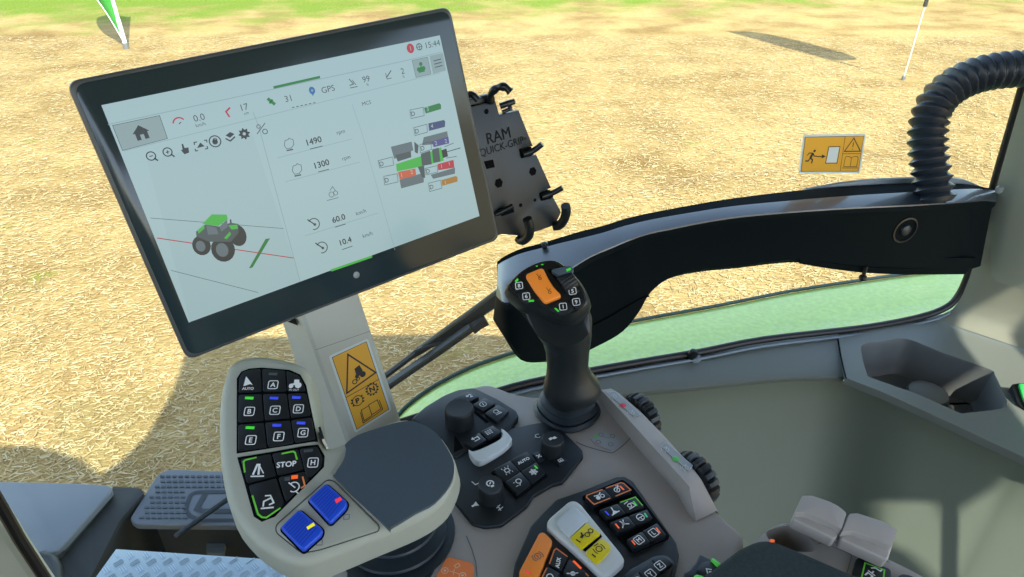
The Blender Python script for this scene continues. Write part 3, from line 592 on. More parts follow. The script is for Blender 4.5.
# ---------------- climate keys
QC = [Vector(K.px(*p, .0095)) for p in kq([(366, 352), (500, 279), (574, 364), (460, 450)])]
BQ = lambda a, b: (QC[0]*(1-a)+QC[1]*a)*(1-b)+(QC[3]*(1-a)+QC[2]*a)*b
MB().prism(K, inset(QC, -.0012), .003, .006, .0005, 1).build('key_bed', DARK, CON)
for i in range(2):
    for j in range(2):
        a0, a1, b0, b1 = i*.5+.012, i*.5+.488, j*.5+.012, j*.5+.488
        kk = MB().prism(K, round_poly([BQ(a0, b0), BQ(a1, b0), BQ(a1, b1), BQ(a0, b1)][::-1], .001, 2), .004, .0095, .0006, 2).build('key', KEY, CON)
        c = BQ((a0+a1)/2, (b0+b1)/2); h = .0097; m = MB()
        if (i, j) == (1, 0): m.text(K, 'AUTO', c.x, c.y, .0048, h, bold=.0002)
        elif (i, j) == (1, 1):
            for q in range(3): m.stroke(K, [(c.x+.0042*math.cos(q*math.pi/3+.5), c.y+.0042*math.sin(q*math.pi/3+.5)), (c.x-.0042*math.cos(q*math.pi/3+.5), c.y-.0042*math.sin(q*math.pi/3+.5))], .0011, h+q*1e-6)
            m.stroke(K, ell(c.x, c.y, .0028, n=6), .0008, h, True)
        elif (i, j) == (0, 0):
            m.stroke(K, rect(c.x, c.y, .0046, .004), .0008, h, True)
            for q in (-.0035, 0, .0035): m.stroke(K, [(c.x+q, c.y+.0028), (c.x+q, c.y+.0048)], .0006, h); m.stroke(K, [(c.x+q, c.y-.0028), (c.x+q, c.y-.0048)], .0006, h)
        else:
            m.stroke(K, ell(c.x+.001, c.y+.0012, .0026, n=12), .0008, h, True); m.stroke(K, [(c.x+.001, c.y-.0014), (c.x-.001, c.y-.004)], .0009, h); m.stroke(K, [(c.x-.005, c.y-.003), (c.x-.002, c.y-.003)], .0007, h); m.stroke(K, [(c.x-.0045, c.y+.002), (c.x-.003, c.y+.002)], .0007, h)
        m.build('symbol', WHITE, kk, smooth=False)
        if (i, j) == (1, 1): MB().poly(K, [(c.x+a, c.y+b) for a, b in rect(.0056, .0036, .0016, .005)], h).build('indicator', LG, kk, smooth=False)
m = MB()
def icon(px_, kind, h=.0043):
    c = Vector(K.px(*px_, h)); x, y = c
    if kind == 'fan': m.stroke(K, ell(x, y, .0026, n=10, t0=.5, t1=5.2), .0008, h); m.stroke(K, [(x-.004, y), (x-.0015, y)], .0007, h)
    if kind == 'seat': m.stroke(K, [(x-.002, y+.0035), (x-.0012, y-.002), (x+.003, y-.002)], .0011, h)
    if kind == 'horn': m.poly(K, [(x-.003, y-.001), (x-.003, y+.001), (x-.0005, y+.001), (x+.003, y+.003), (x+.003, y-.003), (x-.0005, y-.001)], h)
    if kind == 'hash': m.stroke(K, [(x-.003, y-.002), (x+.003, y-.001)], .0009, h); m.stroke(K, [(x-.003, y+.001), (x+.002, y+.0025)], .0009, h); m.stroke(K, [(x-.001, y-.0035), (x-.0005, y+.0035)], .0009, h)
icon(kq([(543, 220)])[0], 'fan'); icon(kq([(297, 405)])[0], 'seat'); icon(kq([(294, 492)])[0], 'horn'); icon(kq([(393, 502)])[0], 'hash')
m.build('print', WHITE, CON, smooth=False)
for q, s_ in (([(522, 290), (545, 280), (572, 305), (548, 322)], 'x'), ([(606, 312), (636, 298), (660, 318), (628, 336)], 'o')):
    kk = quad_key(CON, kq(q), .0035, .0062, .001); c = K.px(*kq([(sum(p[0] for p in q)/4, sum(p[1] for p in q)/4)])[0], .0064); m = MB()
    if s_ == 'x': m.stroke(K, [(c[0]-.002, c[1]-.002), (c[0]+.002, c[1]+.002)], .001, .0064); m.stroke(K, [(c[0]-.002, c[1]+.002), (c[0]+.002, c[1]-.002)], .001, .00641)
    else: m.stroke(K, rect(c[0], c[1], .0044, .0034), .0007, .0064, True); m.poly(K, ell(c[0], c[1], .001, n=8), .0064)
    m.build('symbol', WHITE, kk, smooth=False)
# ---------------- driving key block
block = [(582, 490.5), (600, 483), (616, 476.5), (625, 476), (633, 481), (648, 502), (665, 526), (676.5, 542.5), (679.5, 555), (675, 575), (660, 615), (520, 615), (512.5, 577), (515, 562), (531, 525), (543, 512), (556, 499)]
MB().prism(K, round_poly(K.pl(block, .006), .0025), -.001, .006, .0018, 3).build('key_block', BLACK, CON)
q = c44([(566, 300), (592, 296), (642, 345), (566, 540), (520, 640), (470, 640), (448, 525)])
ok = quad_key(CON, q, .004, .011, .003, ORANGE, 'parking_brake_key'); c = K.px(*c44([(556, 434)])[0], .0112); m = MB()
m.stroke(K, ell(c[0], c[1], .0028, n=16), .0006, .0112, True); m.stroke(K, ell(c[0], c[1], .0046, n=8, t0=-.8, t1=.8), .0006, .0112); m.stroke(K, ell(c[0], c[1], .0046, n=8, t0=2.34, t1=3.94), .0006, .0112); m.stroke(K, [(c[0], c[1]-.0016), (c[0], c[1]+.0016)], .0007, .0112)
m.build('symbol', GREYP, ok, smooth=False); MB().poly(K, K.pl(c44([(486, 512), (518, 526), (512, 536), (482, 522)]), .0112), .0112).build('indicator', LP, ok, smooth=False)
fr_ = c44([(735, 116), (770, 113), (800, 132), (1030, 412), (1052, 450), (1040, 475), (960, 545), (925, 546), (760, 395), (612, 262), (608, 235), (625, 210)])
MB().prism(K, round_poly(K.pl(fr_, .013), .005), .004, .013, .003, 4).build('rocker_frame', LGREY, CON)
q = c44([(668, 228), (700, 200), (750, 155), (775, 156), (848, 224), (748, 318), (732, 318), (668, 250)])
rk = quad_key(CON, q, .012, .0155, .003, mat('rocker_pale', (200, 208, 212), .35), 'rocker_switch')
y1 = quad_key(CON, c44([(742, 325), (835, 242), (914, 303), (806, 391)]), .012, .0158, .001, YELLOWK, 'rocker_key')
y2 = quad_key(CON, c44([(826, 408), (920, 326), (974, 370), (968, 398), (906, 464), (884, 470)]), .012, .0158, .003, YELLOWK, 'rocker_key')
MB().poly(K, K.pl(c44([(806, 393), (914, 306), (922, 324), (826, 408)]), .0134), .0134).build('rocker_gap', DARK, CON, smooth=False)
for kk, q, a in ((y1, (830, 310), [(776, 335), (802, 352), (798, 358), (772, 341)]), (y2, (905, 392), [(866, 418), (888, 434), (884, 442), (862, 424)])):
    c = K.px(*c44([q])[0], .016); m = MB(); h = .016
    m.poly(K, K.pl(c44(a), h), h)
    if kk is y1:
        m.stroke(K, [(c[0]-.006, c[1]), (c[0]-.003, c[1]+.001), (c[0]-.002, c[1]+.004)], .0016, h); m.stroke(K, ell(c[0]+.001, c[1]-.0008, .0021, n=12), .0008, h, True); m.stroke(K, ell(c[0]+.0058, c[1]+.0006, .0021, n=12), .0008, h, True); m.stroke(K, [(c[0]-.005, c[1]-.001), (c[0]-.001, c[1]+.001)], .0008, h)
    else:
        m.stroke(K, ell(c[0], c[1], .0026, n=14), .0008, h, True)
        for s_ in (-1, 1): m.stroke(K, [(c[0]+s_*.0042, c[1]-.003), (c[0]+s_*.0046, c[1]), (c[0]+s_*.0042, c[1]+.003)], .0008, h)
        m.stroke(K, [(c[0]-.002, c[1]+.0045), (c[0]+.003, c[1]+.0045)], .0008, h)
    m.build('symbol', BLACKP, kk, smooth=False)
# four rows of twin keys
ROWS = [([(25, 118), (240, 38), (294, 88), (75, 172)], ('seatlift', 'lamp'), 0), ([(106, 197), (318, 122), (364, 182), (157, 250)], ('pto', 'diff'), 1), ([(165, 268), (380, 192), (414, 246), (215, 328)], ('lock', 'wheel'), 2), ([(262, 365), (436, 268), (492, 340), (306, 420)], ('M', 'L'), 3)]
MB().prism(K, round_poly(K.pl(c58([(8, 118), (240, 22), (300, 66), (508, 340), (500, 358), (318, 436), (285, 428)]), .0075), .003), .004, .0075, .0008, 2).build('key_bed', DARK, CON)
HR = .0125
for q, names, ri in ROWS:
    Q = [Vector(K.px(*p, HR)) for p in c58(q)]; F2 = lambda a, b: (Q[0]*(1-a)+Q[1]*a)*(1-b)+(Q[3]*(1-a)+Q[2]*a)*b
    for i in range(2):
        a0, a1 = i*.5+.004, i*.5+.496
        kk = MB().prism(K, round_poly([F2(a0, .02), F2(a1, .02), F2(a1, .98), F2(a0, .98)][::-1], .0012, 2), .006, HR, .0008, 2).build('key', KEY, CON)
        c = F2((a0+a1)/2 + (.02 if i == 0 else -.02), .5); x, y = c; h = HR+.0002; m = MB(); s_ = names[i]
        if s_ in 'ML': boxed(m, K, s_, (x, y), h, .0072)
        elif s_ == 'wheel': m.stroke(K, ell(x, y, .0034, n=16), .0008, h, True); m.stroke(K, [(x-.0034, y), (x+.0034, y)], .0008, h); m.stroke(K, [(x, y), (x, y-.0034)], .0008, h)
        elif s_ == 'lock': m.stroke(K, [(x-.004, y-.003), (x, y), (x-.001, y+.004)], .001, h); m.stroke(K, [(x+.004, y-.003), (x, y), (x+.0025, y+.0035)], .001, h); m.poly(K, ell(x, y, .0016, n=8), h)
        elif s_ == 'pto': m.stroke(K, [(x-.0045, y-.003), (x+.0045, y-.003)], .001, h); m.poly(K, [(x-.003, y-.0025), (x+.003, y-.0025), (x, y+.0005)], h); m.stroke(K, [(x, y), (x+.001, y+.0042)], .001, h)
        elif s_ == 'diff': m.stroke(K, [(x-.004, y-.003), (x+.004, y-.003), (x+.003, y+.001), (x-.001, y+.002)], .001, h); m.stroke(K, ell(x-.001, y, .0018, n=10), .0008, h, True); m.stroke(K, [(x-.004, y+.004), (x+.001, y+.0045)], .0009, h)
        elif s_ == 'lamp': m.stroke(K, ell(x, y, .0026, n=12), .0008, h, True); m.stroke(K, [(x-.001, y-.001), (x+.0045, y+.004)], .0009, h); m.stroke(K, [(x+.002, y+.0045), (x+.0045, y+.002)], .0008, h)
        else: m.poly(K, ell(x-.0018, y-.0006, .0022, n=10), h); m.stroke(K, [(x-.004, y+.003), (x+.001, y+.0015), (x+.004, y+.0035)], .001, h); m.stroke(K, ell(x+.0028, y-.001, .0018, n=10), .0008, h, True)
        m.build('symbol', WHITE, kk, smooth=False)
        LEDS = {(0, 1): (LO, .86), (1, 0): (LB, .1), (1, 1): (LG, .86), (2, 0): (LO, .1), (2, 1): (mat('lamp_teal', (60, 160, 110), .4, emit=(80, 220, 140), estr=.25), .88), (3, 0): (LO, .1), (3, 1): (LO, .88)}
        if (ri, i) in LEDS:
            mt, a = LEDS[(ri, i)]; MB().poly(K, [F2(a-.02, .28), F2(a+.02, .28), F2(a+.02, .72), F2(a-.02, .72)], h).build('indicator', mt, kk, smooth=False)
        ho = HR+.0003
        if ri == 0: 
            pts = [F2(.46, .04), F2(.05, .04), F2(.01, .2), F2(.03, .96), F2(.44, .96)] if i == 0 else [F2(.55, .04), F2(.95, .05), F2(.985, .2), F2(.985, .93), F2(.58, .96)]
            MB().stroke(K, pts, .0012, ho).build('marking', mat('mark_orange', (225, 130, 70), .5), kk, smooth=False)
        if ri == 1 and i == 1: MB().stroke(K, [F2(.56, .03), F2(.97, .03), F2(.985, .85)], .0012, ho).build('marking', mat('mark_green', (110, 205, 60), .5), kk, smooth=False)
# raised pad with Y and Z
MB().prism(K, round_poly(K.pl(c58([(235, 580), (275, 535), (420, 452), (490, 448), (540, 492), (515, 570), (480, 640), (240, 640)]), .009), .004), .004, .009, .002, 2).build('key_pad', BLACKS, CON)
for q, s_ in (([(330, 560), (425, 478), (452, 452), (480, 470), (530, 508), (470, 545), (430, 570), (420, 575)], None),):
    pass
for s_, q, cc in (('Z', [(405, 478), (455, 455), (482, 460), (528, 498), (462, 545)], (452, 512)), ('Y', [(330, 545), (402, 480), (458, 546), (400, 600), (375, 605)], (399, 560)), ('X', [(262, 605), (325, 548), (370, 606), (330, 640), (290, 640)], (325, 605))):
    kk = quad_key(CON, c58(q), .007, .0125, .001); boxed(MB_ := MB(), K, s_, K.px(*c58([cc])[0], .0127), .0127, .0072); MB_.build('symbol', WHITE, kk, smooth=False)
# left key cluster
for q, s_, cc in (([(655, 392), (728, 440), (690, 520), (618, 478)], 'ADR', (672, 470)), ([(735, 448), (835, 525), (790, 600), (700, 528)], 'g', (756, 532)), ([(612, 490), (684, 530), (640, 610), (575, 570)], 'h', (625, 550))):
    kk = quad_key(CON, c44(q), .005, .0105, .0012); c = K.px(*c44([cc])[0], .0107); m = MB(); h = .0107
    if s_ == 'ADR': m.text(K, 'AUX', c[0], c[1], .0048, h, rot=.75, bold=.0002)
    elif s_ == 'g': m.poly(K, ell(c[0], c[1], .0022, n=10), h); m.stroke(K, [(c[0]-.004, c[1]+.003), (c[0], c[1]), (c[0]+.004, c[1]-.002)], .001, h)
    else: m.stroke(K, ell(c[0], c[1], .0026, n=10), .0009, h, True)
    m.build('symbol', WHITE, kk, smooth=False)
    om = mat('mark_orange', (225, 130, 70), .5)
    if s_ == 'ADR': MB().stroke(K, K.pl(c44([(622, 478), (650, 400), (662, 390), (725, 436)]), h), .0011, h+.0001).build('marking', om, kk, smooth=False)
    if s_ == 'g': MB().poly(K, K.pl(c44([(752, 462), (764, 456), (808, 500), (798, 508)]), h), h).build('indicator', LO, kk, smooth=False); MB().stroke(K, K.pl(c44([(828, 530), (845, 548)]), h), .0011, h+.0001).build('marking', om, kk, smooth=False)
    if s_ == 'h': MB().stroke(K, K.pl(c44([(608, 500), (578, 560)]), h), .0011, h+.0001).build('marking', om, kk, smooth=False)
# orange label
ol = MB().prism(K, round_poly(K.pl(c44([(42, 438), (180, 473), (196, 500), (186, 552), (160, 640), (-60, 640), (-25, 560)])), .004), -.0002, .0005).build('orange_label', mat('label_orange', (244, 134, 70), .5), CON, smooth=False)
m = MB()
for x, y in ((28, 518), (128, 546)): c = K.px(*c44([(x, y)])[0]); m.stroke(K, ell(c[0], c[1], .0028, n=12), .0007, .0007, True); m.poly(K, ell(c[0], c[1], .0012, n=8), .0007)
c = K.px(*c44([(98, 490)])[0]); m.stroke(K, rect(c[0], c[1], .004, .003), .0006, .0007, True); m.stroke(K, K.pl(c44([(55, 520), (112, 538)])), .0006, .0007); m.stroke(K, K.pl(c44([(82, 508), (75, 545)])), .0006, .0007)
m.build('print', mat('print_cream', (240, 205, 170), .5), ol, smooth=False)
m = MB(); m.prism(K, round_poly(K.pl([(349, 556), (385, 500), (436, 498), (449, 522), (452, 537), (425, 588), (400, 610), (345, 600)]), .008), -.0005, .0012, .0006, 2); m.build('bellows_base', RUB, CON)
# ------------------------------------------------------------------ joystick
jb = onz(567, 411, ZC)
JOY = thing('drive_joystick', jb, 'black upright drive joystick with orange rocker and numbered keys on top', 'joystick')
jf = Fr(jb, K.u, (0, 0, 1))
prof = []
for i in range(5):
    r = .0305 - i*.0022; h = .006+i*.0074
    prof += [(r-.003, h), (r, h+.0022), (r, h+.0036), (r-.003, h+.0058)]
sq = lambda t, h: 1 + .06*abs(math.sin(2*math.pi*t*2))**2*(1 if h < .02 else .6)
MB().lathe(jf, [(.033, .0004), (.034, .003), (.031, .006)] + prof, 64, wob=sq).build('gaiter', mat('bellows_rubber', (30, 40, 46), .42), JOY)
JC = P(549, 289, .60)
JF = Fr(JC, (.95, .32, -.05), (CAM-JC).normalized()*.80 + Vector((-.05, -.05, .45)))
face = [(506, 288), (513, 278.5), (522, 270), (535, 263), (549, 259.5), (560, 262), (573, 273.5), (582, 285), (588.5, 300), (586, 306), (573, 315.5), (563, 317), (549, 312), (538, 304.5), (527, 303.8), (521, 302), (510, 294)]
FP = smooth_poly(JF.pl(face), 3)
NR = 48
def resamp(pts, n=NR):
    P_ = [Vector(p) for p in pts]; c = sum(P_, Vector((0, 0)))/len(P_); out = []
    for k in range(n):
        a = 2*math.pi*k/n; d = Vector((math.cos(a), math.sin(a))); best = 0
        for i in range(len(P_)):
            p, q = P_[i]-c, P_[(i+1) % len(P_)]-c; e = q-p; den = d.x*e.y-d.y*e.x
            if abs(den) > 1e-12:
                t = (p.x*e.y-p.y*e.x)/den; s_ = (p.x*d.y-p.y*d.x)/den
                if t > best and -1e-6 <= s_ <= 1+1e-6: best = t
        out.append(c+d*best)
    return out
base_f = resamp(FP)
def ring_f(scale, h, dv=0): 
    c = sum(base_f, Vector((0, 0)))/NR
    return [JF.w((c + (p-c)*scale + Vector((0, dv))), h) for p in base_f]
def ring_e(px_, d, a, b, nrm, xy=(1, 0)):
    F_ = Fr(P(*px_, d), JF.u, nrm); return [F_.w((a*math.cos(2*math.pi*k/NR), b*math.sin(2*math.pi*k/NR))) for k in range(NR)]
zn = Vector((0, 0, 1)); nmix = lambda t: (JF.n*(1-t)+zn*t)
rows = [ring_f(.96, .0005), ring_f(1.0, -.002), ring_f(1.06, -.007), ring_f(1.07, -.014), ring_f(1.03, -.024, -.002)]
rows += [ring_e((562, 321), .620, .0272, .027, nmix(.45)), ring_e((566.5, 338), .634, .0228, .023, nmix(.75)), ring_e((567.5, 352), .644, .0204, .020, zn), ring_e((567.5, 366), .653, .0197, .019, zn),
         ring_e((569.5, 376), .660, .0228, .0205, zn), ring_e((571.5, 383), .666, .0268, .0245, zn), ring_e((572, 388), .670, .0285, .026, zn), ring_e((571.5, 393), .675, .0272, .025, zn), ring_e((569, 399), .68, .020, .02, zn)]
MB().sheet(rows, True, True, True).build('grip_handle', mat('joystick_black', (22, 29, 31), .4, bump=.2), JOY, ang=60)
fpl = [(509, 287), (516, 277.5), (528, 268.5), (549, 262.5), (559, 264), (571, 275), (580, 286), (585.5, 300), (583, 305), (572, 312.5), (563, 314), (549, 309), (539, 301), (527, 300.8), (521, 299)]
MB().prism(JF, inset(smooth_poly(JF.pl(fpl), 3), .0004), -.004, .0016, .0007, 2).build('face_plate', BLACKS, JOY)
j6 = lambda pts: [(480+x/6.4, 250+y/6.4) for x, y in pts]
ork = MB().prism(JF, round_poly(JF.pl(j6([(292, 170), (300, 152), (385, 116), (405, 118), (435, 180), (470, 235), (515, 282), (515, 298), (425, 336), (405, 330), (345, 255)]), .007), .0015), 0, .007, .0018, 3).build('orange_rocker', ORANGE, JOY)
m = MB()
for q in ((378, 170), (440, 258)): c = JF.px(*j6([q])[0], .0072); m.stroke(JF, [(c[0]-.0015, c[1]+.003), (c[0]-.0002, c[1]-.0005), (c[0]+.0018, c[1]+.0012)], .0005, .0073); m.stroke(JF, ell(c[0]+.0004, c[1]-.002, .0012, n=8), .0005, .0073, True)
m.build('symbol', mat('print_brown', (120, 62, 20), .5), ork, smooth=False)
for q, s_, cc, l in (([(205, 225), (225, 195), (250, 180), (285, 240), (232, 265)], '8', (250, 228), [(222, 198), (240, 180), (248, 190), (232, 210)]), ([(240, 275), (290, 248), (355, 330), (300, 340), (262, 318)], '6', (296, 296), [(308, 320), (345, 318), (346, 330), (312, 332)]), ([(440, 375), (520, 320), (560, 330), (600, 372), (570, 400), (520, 412), (480, 400)], '1', (532, 362), [(474, 372), (486, 370), (510, 392), (498, 396)]), ([(572, 328), (620, 300), (660, 318), (668, 340), (622, 380)], '9', (616, 332), None), ([(545, 262), (600, 232), (630, 246), (640, 262), (580, 290)], '5', (592, 262), None)):
    kk = MB().prism(JF, round_poly(JF.pl(j6(q), .004), .001, 3), 0, .004, .0006, 2).build('key', KEY, JOY)
    mb = MB(); boxed(mb, JF, s_, JF.px(*j6([cc])[0], .0042), .0042, .0060, rot=-.12); mb.build('symbol', WHITE, kk, smooth=False)
    if l: MB().poly(JF, JF.pl(j6(l), .0042), .0042).build('indicator', LG, kk, smooth=False)
m = MB(); m.poly(JF, JF.pl(j6([(355, 102), (368, 98), (372, 104), (360, 108)]), .0018), .0018); m.poly(JF, JF.pl(j6([(390, 92), (404, 88), (408, 94), (394, 98)]), .0018), .0018); m.build('indicator', LG, JOY, smooth=False)
MB().prism(JF, JF.pl(j6([(432, 128), (545, 100), (615, 205), (622, 222), (545, 250), (520, 232)]), .0022), 0, .0022, .0004, 1).build('wheel_slot', DARK, JOY)
wc = JF.at(*j6([(560, 205)])[0], .001); WF = Fr(wc.o, wc.v, wc.u)
wF = Fr(wc.o, JF.n, (JF.u*.93+JF.v*.32))
MB().lathe(wF, [(.0078, -.0066), (.0086, -.0056), (.0086, .0056), (.0078, .0066)], 60, wob=lambda t, h: 1-.05*((t*20) % 1 < .45)).build('scroll_wheel', RUB, JOY)
MB().prism(JF, round_poly(JF.pl(j6([(455, 130), (470, 122), (575, 98), (600, 120), (590, 138), (500, 160)]), .010), .001), .002, .010, .002, 3).build('thumb_switch', mat('switch_sheen', (70, 84, 94), .3), JOY)
MB().poly(JF, JF.pl(j6([(550, 124), (578, 112), (584, 126), (556, 140)]), .0103), .0103).build('indicator', LG, JOY, smooth=False)
# ------------------------------------------------------------------ padded armrest and side box
A_ = Fr(onz(780, 560, 2.285), K.u, (0, 0, 1))
pad_ = [(700, 580), (712, 567), (727, 555), (741, 545), (757, 538), (772, 537.5), (790, 544), (812, 553), (853, 571), (880, 585), (900, 700), (640, 700)]
MB().prism(A_, smooth_poly(A_.pl(pad_), 3), -.034, 0, .012, 5).build('armrest_cushion', mat('armrest_fabric', (30, 44, 45), .85, bump=.9, bscale=700, var=.25, vscale=300), None)
o = bpy.data.objects['armrest_cushion']; tag(o, 'dark padded fabric armrest cushion at the rear end of the console', 'armrest')
m = MB(); m.prism(A_, A_.pl([(770, 538.8), (774, 539.6), (775, 540.8), (771, 540.4)], .001), -.004, .001); m.build('orange_tab', mat('tab_orange', (240, 110, 60), .5, emit=(240, 110, 60), estr=.2), o)
B_ = Fr(onz(850, 555, 2.262), K.u, (0, 0, 1))
BOX = thing('armrest_side_box', B_.w(B_.px(850, 590), -.1), 'grey side box with hollow finger recess beside the armrest cushion', 'box')
bo = [(740, 556), (766, 531), (783, 522.5), (796, 524.5), (840, 541), (891, 560.5), (921, 575.5), (1010, 640), (1010, 720), (720, 720), (720, 590)]
hole = c8([(418, 402), (440, 385), (488, 374), (520, 380), (575, 410), (607, 446), (598, 475), (500, 470), (440, 440)], 3.938, 660, 431)
m = MB(); m.ring(B_, round_poly(B_.pl(bo), .006), smooth_poly(B_.pl(hole), 3), -.03, 0); m.build('box_top', TAUPE, BOX)
m = MB(); m.prism(B_, B_.pl([(735, 560), (775, 533), (796, 528), (900, 568), (1000, 640), (1000, 720), (725, 720)]), -.09, -.028); m.build('recess_floor', mat('recess_brown', (84, 76, 70), .6), BOX)
m = MB(); m.stroke(B_, round_poly(B_.pl(c8([(612, 448), (640, 440), (756, 488), (742, 540), (720, 600)], 3.938, 660, 431)), .003)[4:-4], .0006, .0003); m.stroke(B_, B_.pl([(786, 524.5), (838, 543.5), (889, 562.5)]), .0008, .0003); m.build('panel_seam', GREYP, BOX)
c78 = lambda pts: c8(pts, 6.606, 780, 490)
for q, cc in (([(482, 530), (500, 455), (530, 438), (735, 522), (738, 575), (700, 640), (470, 640)], (610, 545)), ([(780, 570), (800, 552), (850, 556), (960, 610), (930, 660), (780, 650)], None)):
    kk = MB().prism(B_, round_poly(B_.pl(c78(q), .004), .003), -.001, .004, .001, 2).build('key', KEY, BOX)
    if cc:
        m = MB(); h = .0042; c = B_.px(*c78([cc])[0], h); x, y = c
        m.stroke(B_, [(x-.007, y+.002), (x-.003, y+.002), (x-.003, y-.002), (x-.007, y-.002)], .0012, h); m.stroke(B_, [(x-.001, y-.003), (x-.001, y+.003)], .0012, h); m.stroke(B_, [(x-.001, y), (x+.002, y)], .0012, h); m.stroke(B_, [(x+.003, y+.003), (x+.006, y+.001), (x+.0065, y-.003), (x+.009, y-.003)], .0012, h)
        m.build('symbol', WHITE, kk, smooth=False)
        MB().stroke(B_, B_.pl(c78([(540, 575), (562, 482), (690, 527), (682, 600), (600, 625)]), h), .0012, h, True).build('marking', mat('mark_green', (110, 205, 60), .5), kk, smooth=False)
# two grey valve levers
def lever(q_top, q_mid, q_front, lab):
    zl = 2.29
    L_ = Fr(onz(846, 520, zl), K.u, (-.05, -.22, .97))
    R_ = thing('control_lever', L_.w(L_.px(*q_mid[1], 0), -.03), lab, 'lever', 'grey finger levers on the armrest side box')
    b = L_.pl(q_top+q_front); MB().prism(L_, round_poly(b, .0025), -.014, 0, .003, 3).build('lever_plate', TAUPE, R_)
    u = L_.pl(q_top+q_mid, .008)
    MB().prism(L_, round_poly(u, .002), -.001, .008, .0014, 2).build('lever_grip', TAUPE, R_)
    bb = inset(b, .011); MB().prism(L_, [(p[0]+.005, p[1]-.003) for p in bb], -.045, -.012).build('lever_stem', DARK, R_)
lever(c78([(95, 150), (148, 36), (212, 36), (330, 76), (385, 104), (441, 150)]), c78([(405, 262), (388, 246), (300, 202), (165, 146)]), c78([(372, 318), (352, 322), (84, 192)]), 'grey finger lever nearer the console, left of its twin')
lever(c78([(408, 275), (458, 156), (512, 152), (690, 210), (776, 262)]), c78([(740, 375), (722, 370), (620, 318), (480, 268)]), c78([(716, 458), (690, 456), (400, 326)]), 'grey finger lever farther from the console, right of its twin')
# small green-tabbed switch
G_ = Fr(onz(705, 568, 2.268), K.u, (0, 0, 1))
SW = thing('detent_switch', G_.w(G_.px(705, 572), -.018), 'small black switch with two bright green tabs before the armrest cushion', 'switch')
MB().prism(G_, round_poly(G_.pl(c64([(288, 545), (330, 520), (370, 475), (396, 420), (440, 440), (530, 490), (480, 580), (420, 640), (300, 620)])), .002), -.02, 0, .002, 3).build('switch_body', BLACKS, SW)
MB().prism(G_, round_poly(G_.pl(c64([(370, 530), (400, 480), (462, 465), (520, 500), (470, 560), (430, 585)]), .003), .002), -.001, .003, .001, 2).build('switch_key', KEY, SW)
m = MB(); c = G_.px(*c64([(452, 532)])[0], .0032); m.stroke(G_, [(c[0]-.003, c[1]-.002), (c[0], c[1]+.002), (c[0]+.003, c[1]-.001)], .001, .0032); m.poly(G_, ell(c[0], c[1]-.002, .0014, n=8), .0032); m.build('symbol', WHITE, SW, smooth=False)
for q in ([(468, 455), (482, 444), (536, 484), (528, 500), (510, 500)], [(354, 568), (375, 556), (424, 570), (412, 600), (362, 590)]): MB().prism(G_, round_poly(G_.pl(c64(q), .005), .001), -.001, .005, .0012, 2).build('green_tab', mat('tab_green', (96, 214, 84), .4, emit=(80, 200, 70), estr=.12), SW)  # plastic tabs brightened by a faint glow of their own
# ------------------------------------------------------------------ window wall, sill and beam
WD = Vector((.967, .255, 0)).normalized(); WN = Vector((WD.y, -WD.x, 0))     # WN points into the cab
WO = Vector((.03, .872, 2.03))
W = Fr(WO, WD, WN)                       # u along the sill, v up
def onW(x, y, off=0): return onplane(x, y, WO + WN*off, WN)
ZS = 2.03
O_ = [(470, 402), (500, 392), (530, 384), (575, 375), (620, 367), (660, 360), (700, 354), (764, 342.5), (805, 337.5), (838, 333.5)]
I_ = [(470, 420), (500, 411), (530, 404), (570, 398), (620, 393.5), (660, 390), (700, 386.5), (760, 380), (805, 376.5), (845, 377.5)]
Op = [onW(x, y) for x, y in O_]; Ip = [onz(x, y, ZS-.012) for x, y in I_]
def ext(p, q, d): return p + (p-q).normalized()*d

SILL = mat('sill_grey', (102, 108, 101), .45, bump=.3, bscale=1400)
WALLM = mat('panel_olive', (97, 106, 92), .6, bump=.3, bscale=1400)
down = lambda p, d, k=0: p + Vector((0, 0, -d)) - WN*k
m = MB()
m.sheet([[down(p, .06) for p in Op], Op, [p*.96+q*.04+Vector((0, 0, .001)) for p, q in zip(Op, Ip)], [p*.12+q*.88+Vector((0, 0, .002)) for p, q in zip(Op, Ip)], Ip, [down(p, .010, .002) for p in Ip], [down(p, .014, .012) for p in Ip]])
s = m.build('trim_1', SILL, ang=60); tag(s, 'smooth grey window sill ledge running behind the joystick', 'window sill', kind='structure')
m = MB(); m.sheet([[down(p, .013, .008) for p in Ip], [down(p, .04, .012) for p in Ip], [down(p, .35, -.10) for p in Ip], [down(p, .55, -.17) for p in Ip]])
# right-hand side shelf with a storage pocket
ZB = ZS-.002
sh = [(838, 333.5), (862, 330.5), (905, 322), (945, 313.5), (957, 306.5), (985, 300), (1035, 320), (1080, 350), (1080, 486), (1040, 466), (1020, 455.5), (995, 444), (960, 427.5), (920, 409), (880, 391), (845, 377.5)]
pk = c8([(382, 432), (400, 406), (470, 397), (560, 388), (700, 442), (885, 508), (910, 532), (950, 618), (957, 640), (935, 664), (800, 680), (762, 677), (600, 605), (430, 545), (404, 522)], 3.938, 764, 240)
SHF = Fr(onz(900, 380, ZB), (1, 0, 0), (0, 0, 1))
shp = SHF.pl(sh); pkp = smooth_poly(SHF.pl(pk), 3)
mm = MB(); mm.ring(SHF, shp, pkp, -.006, 0)
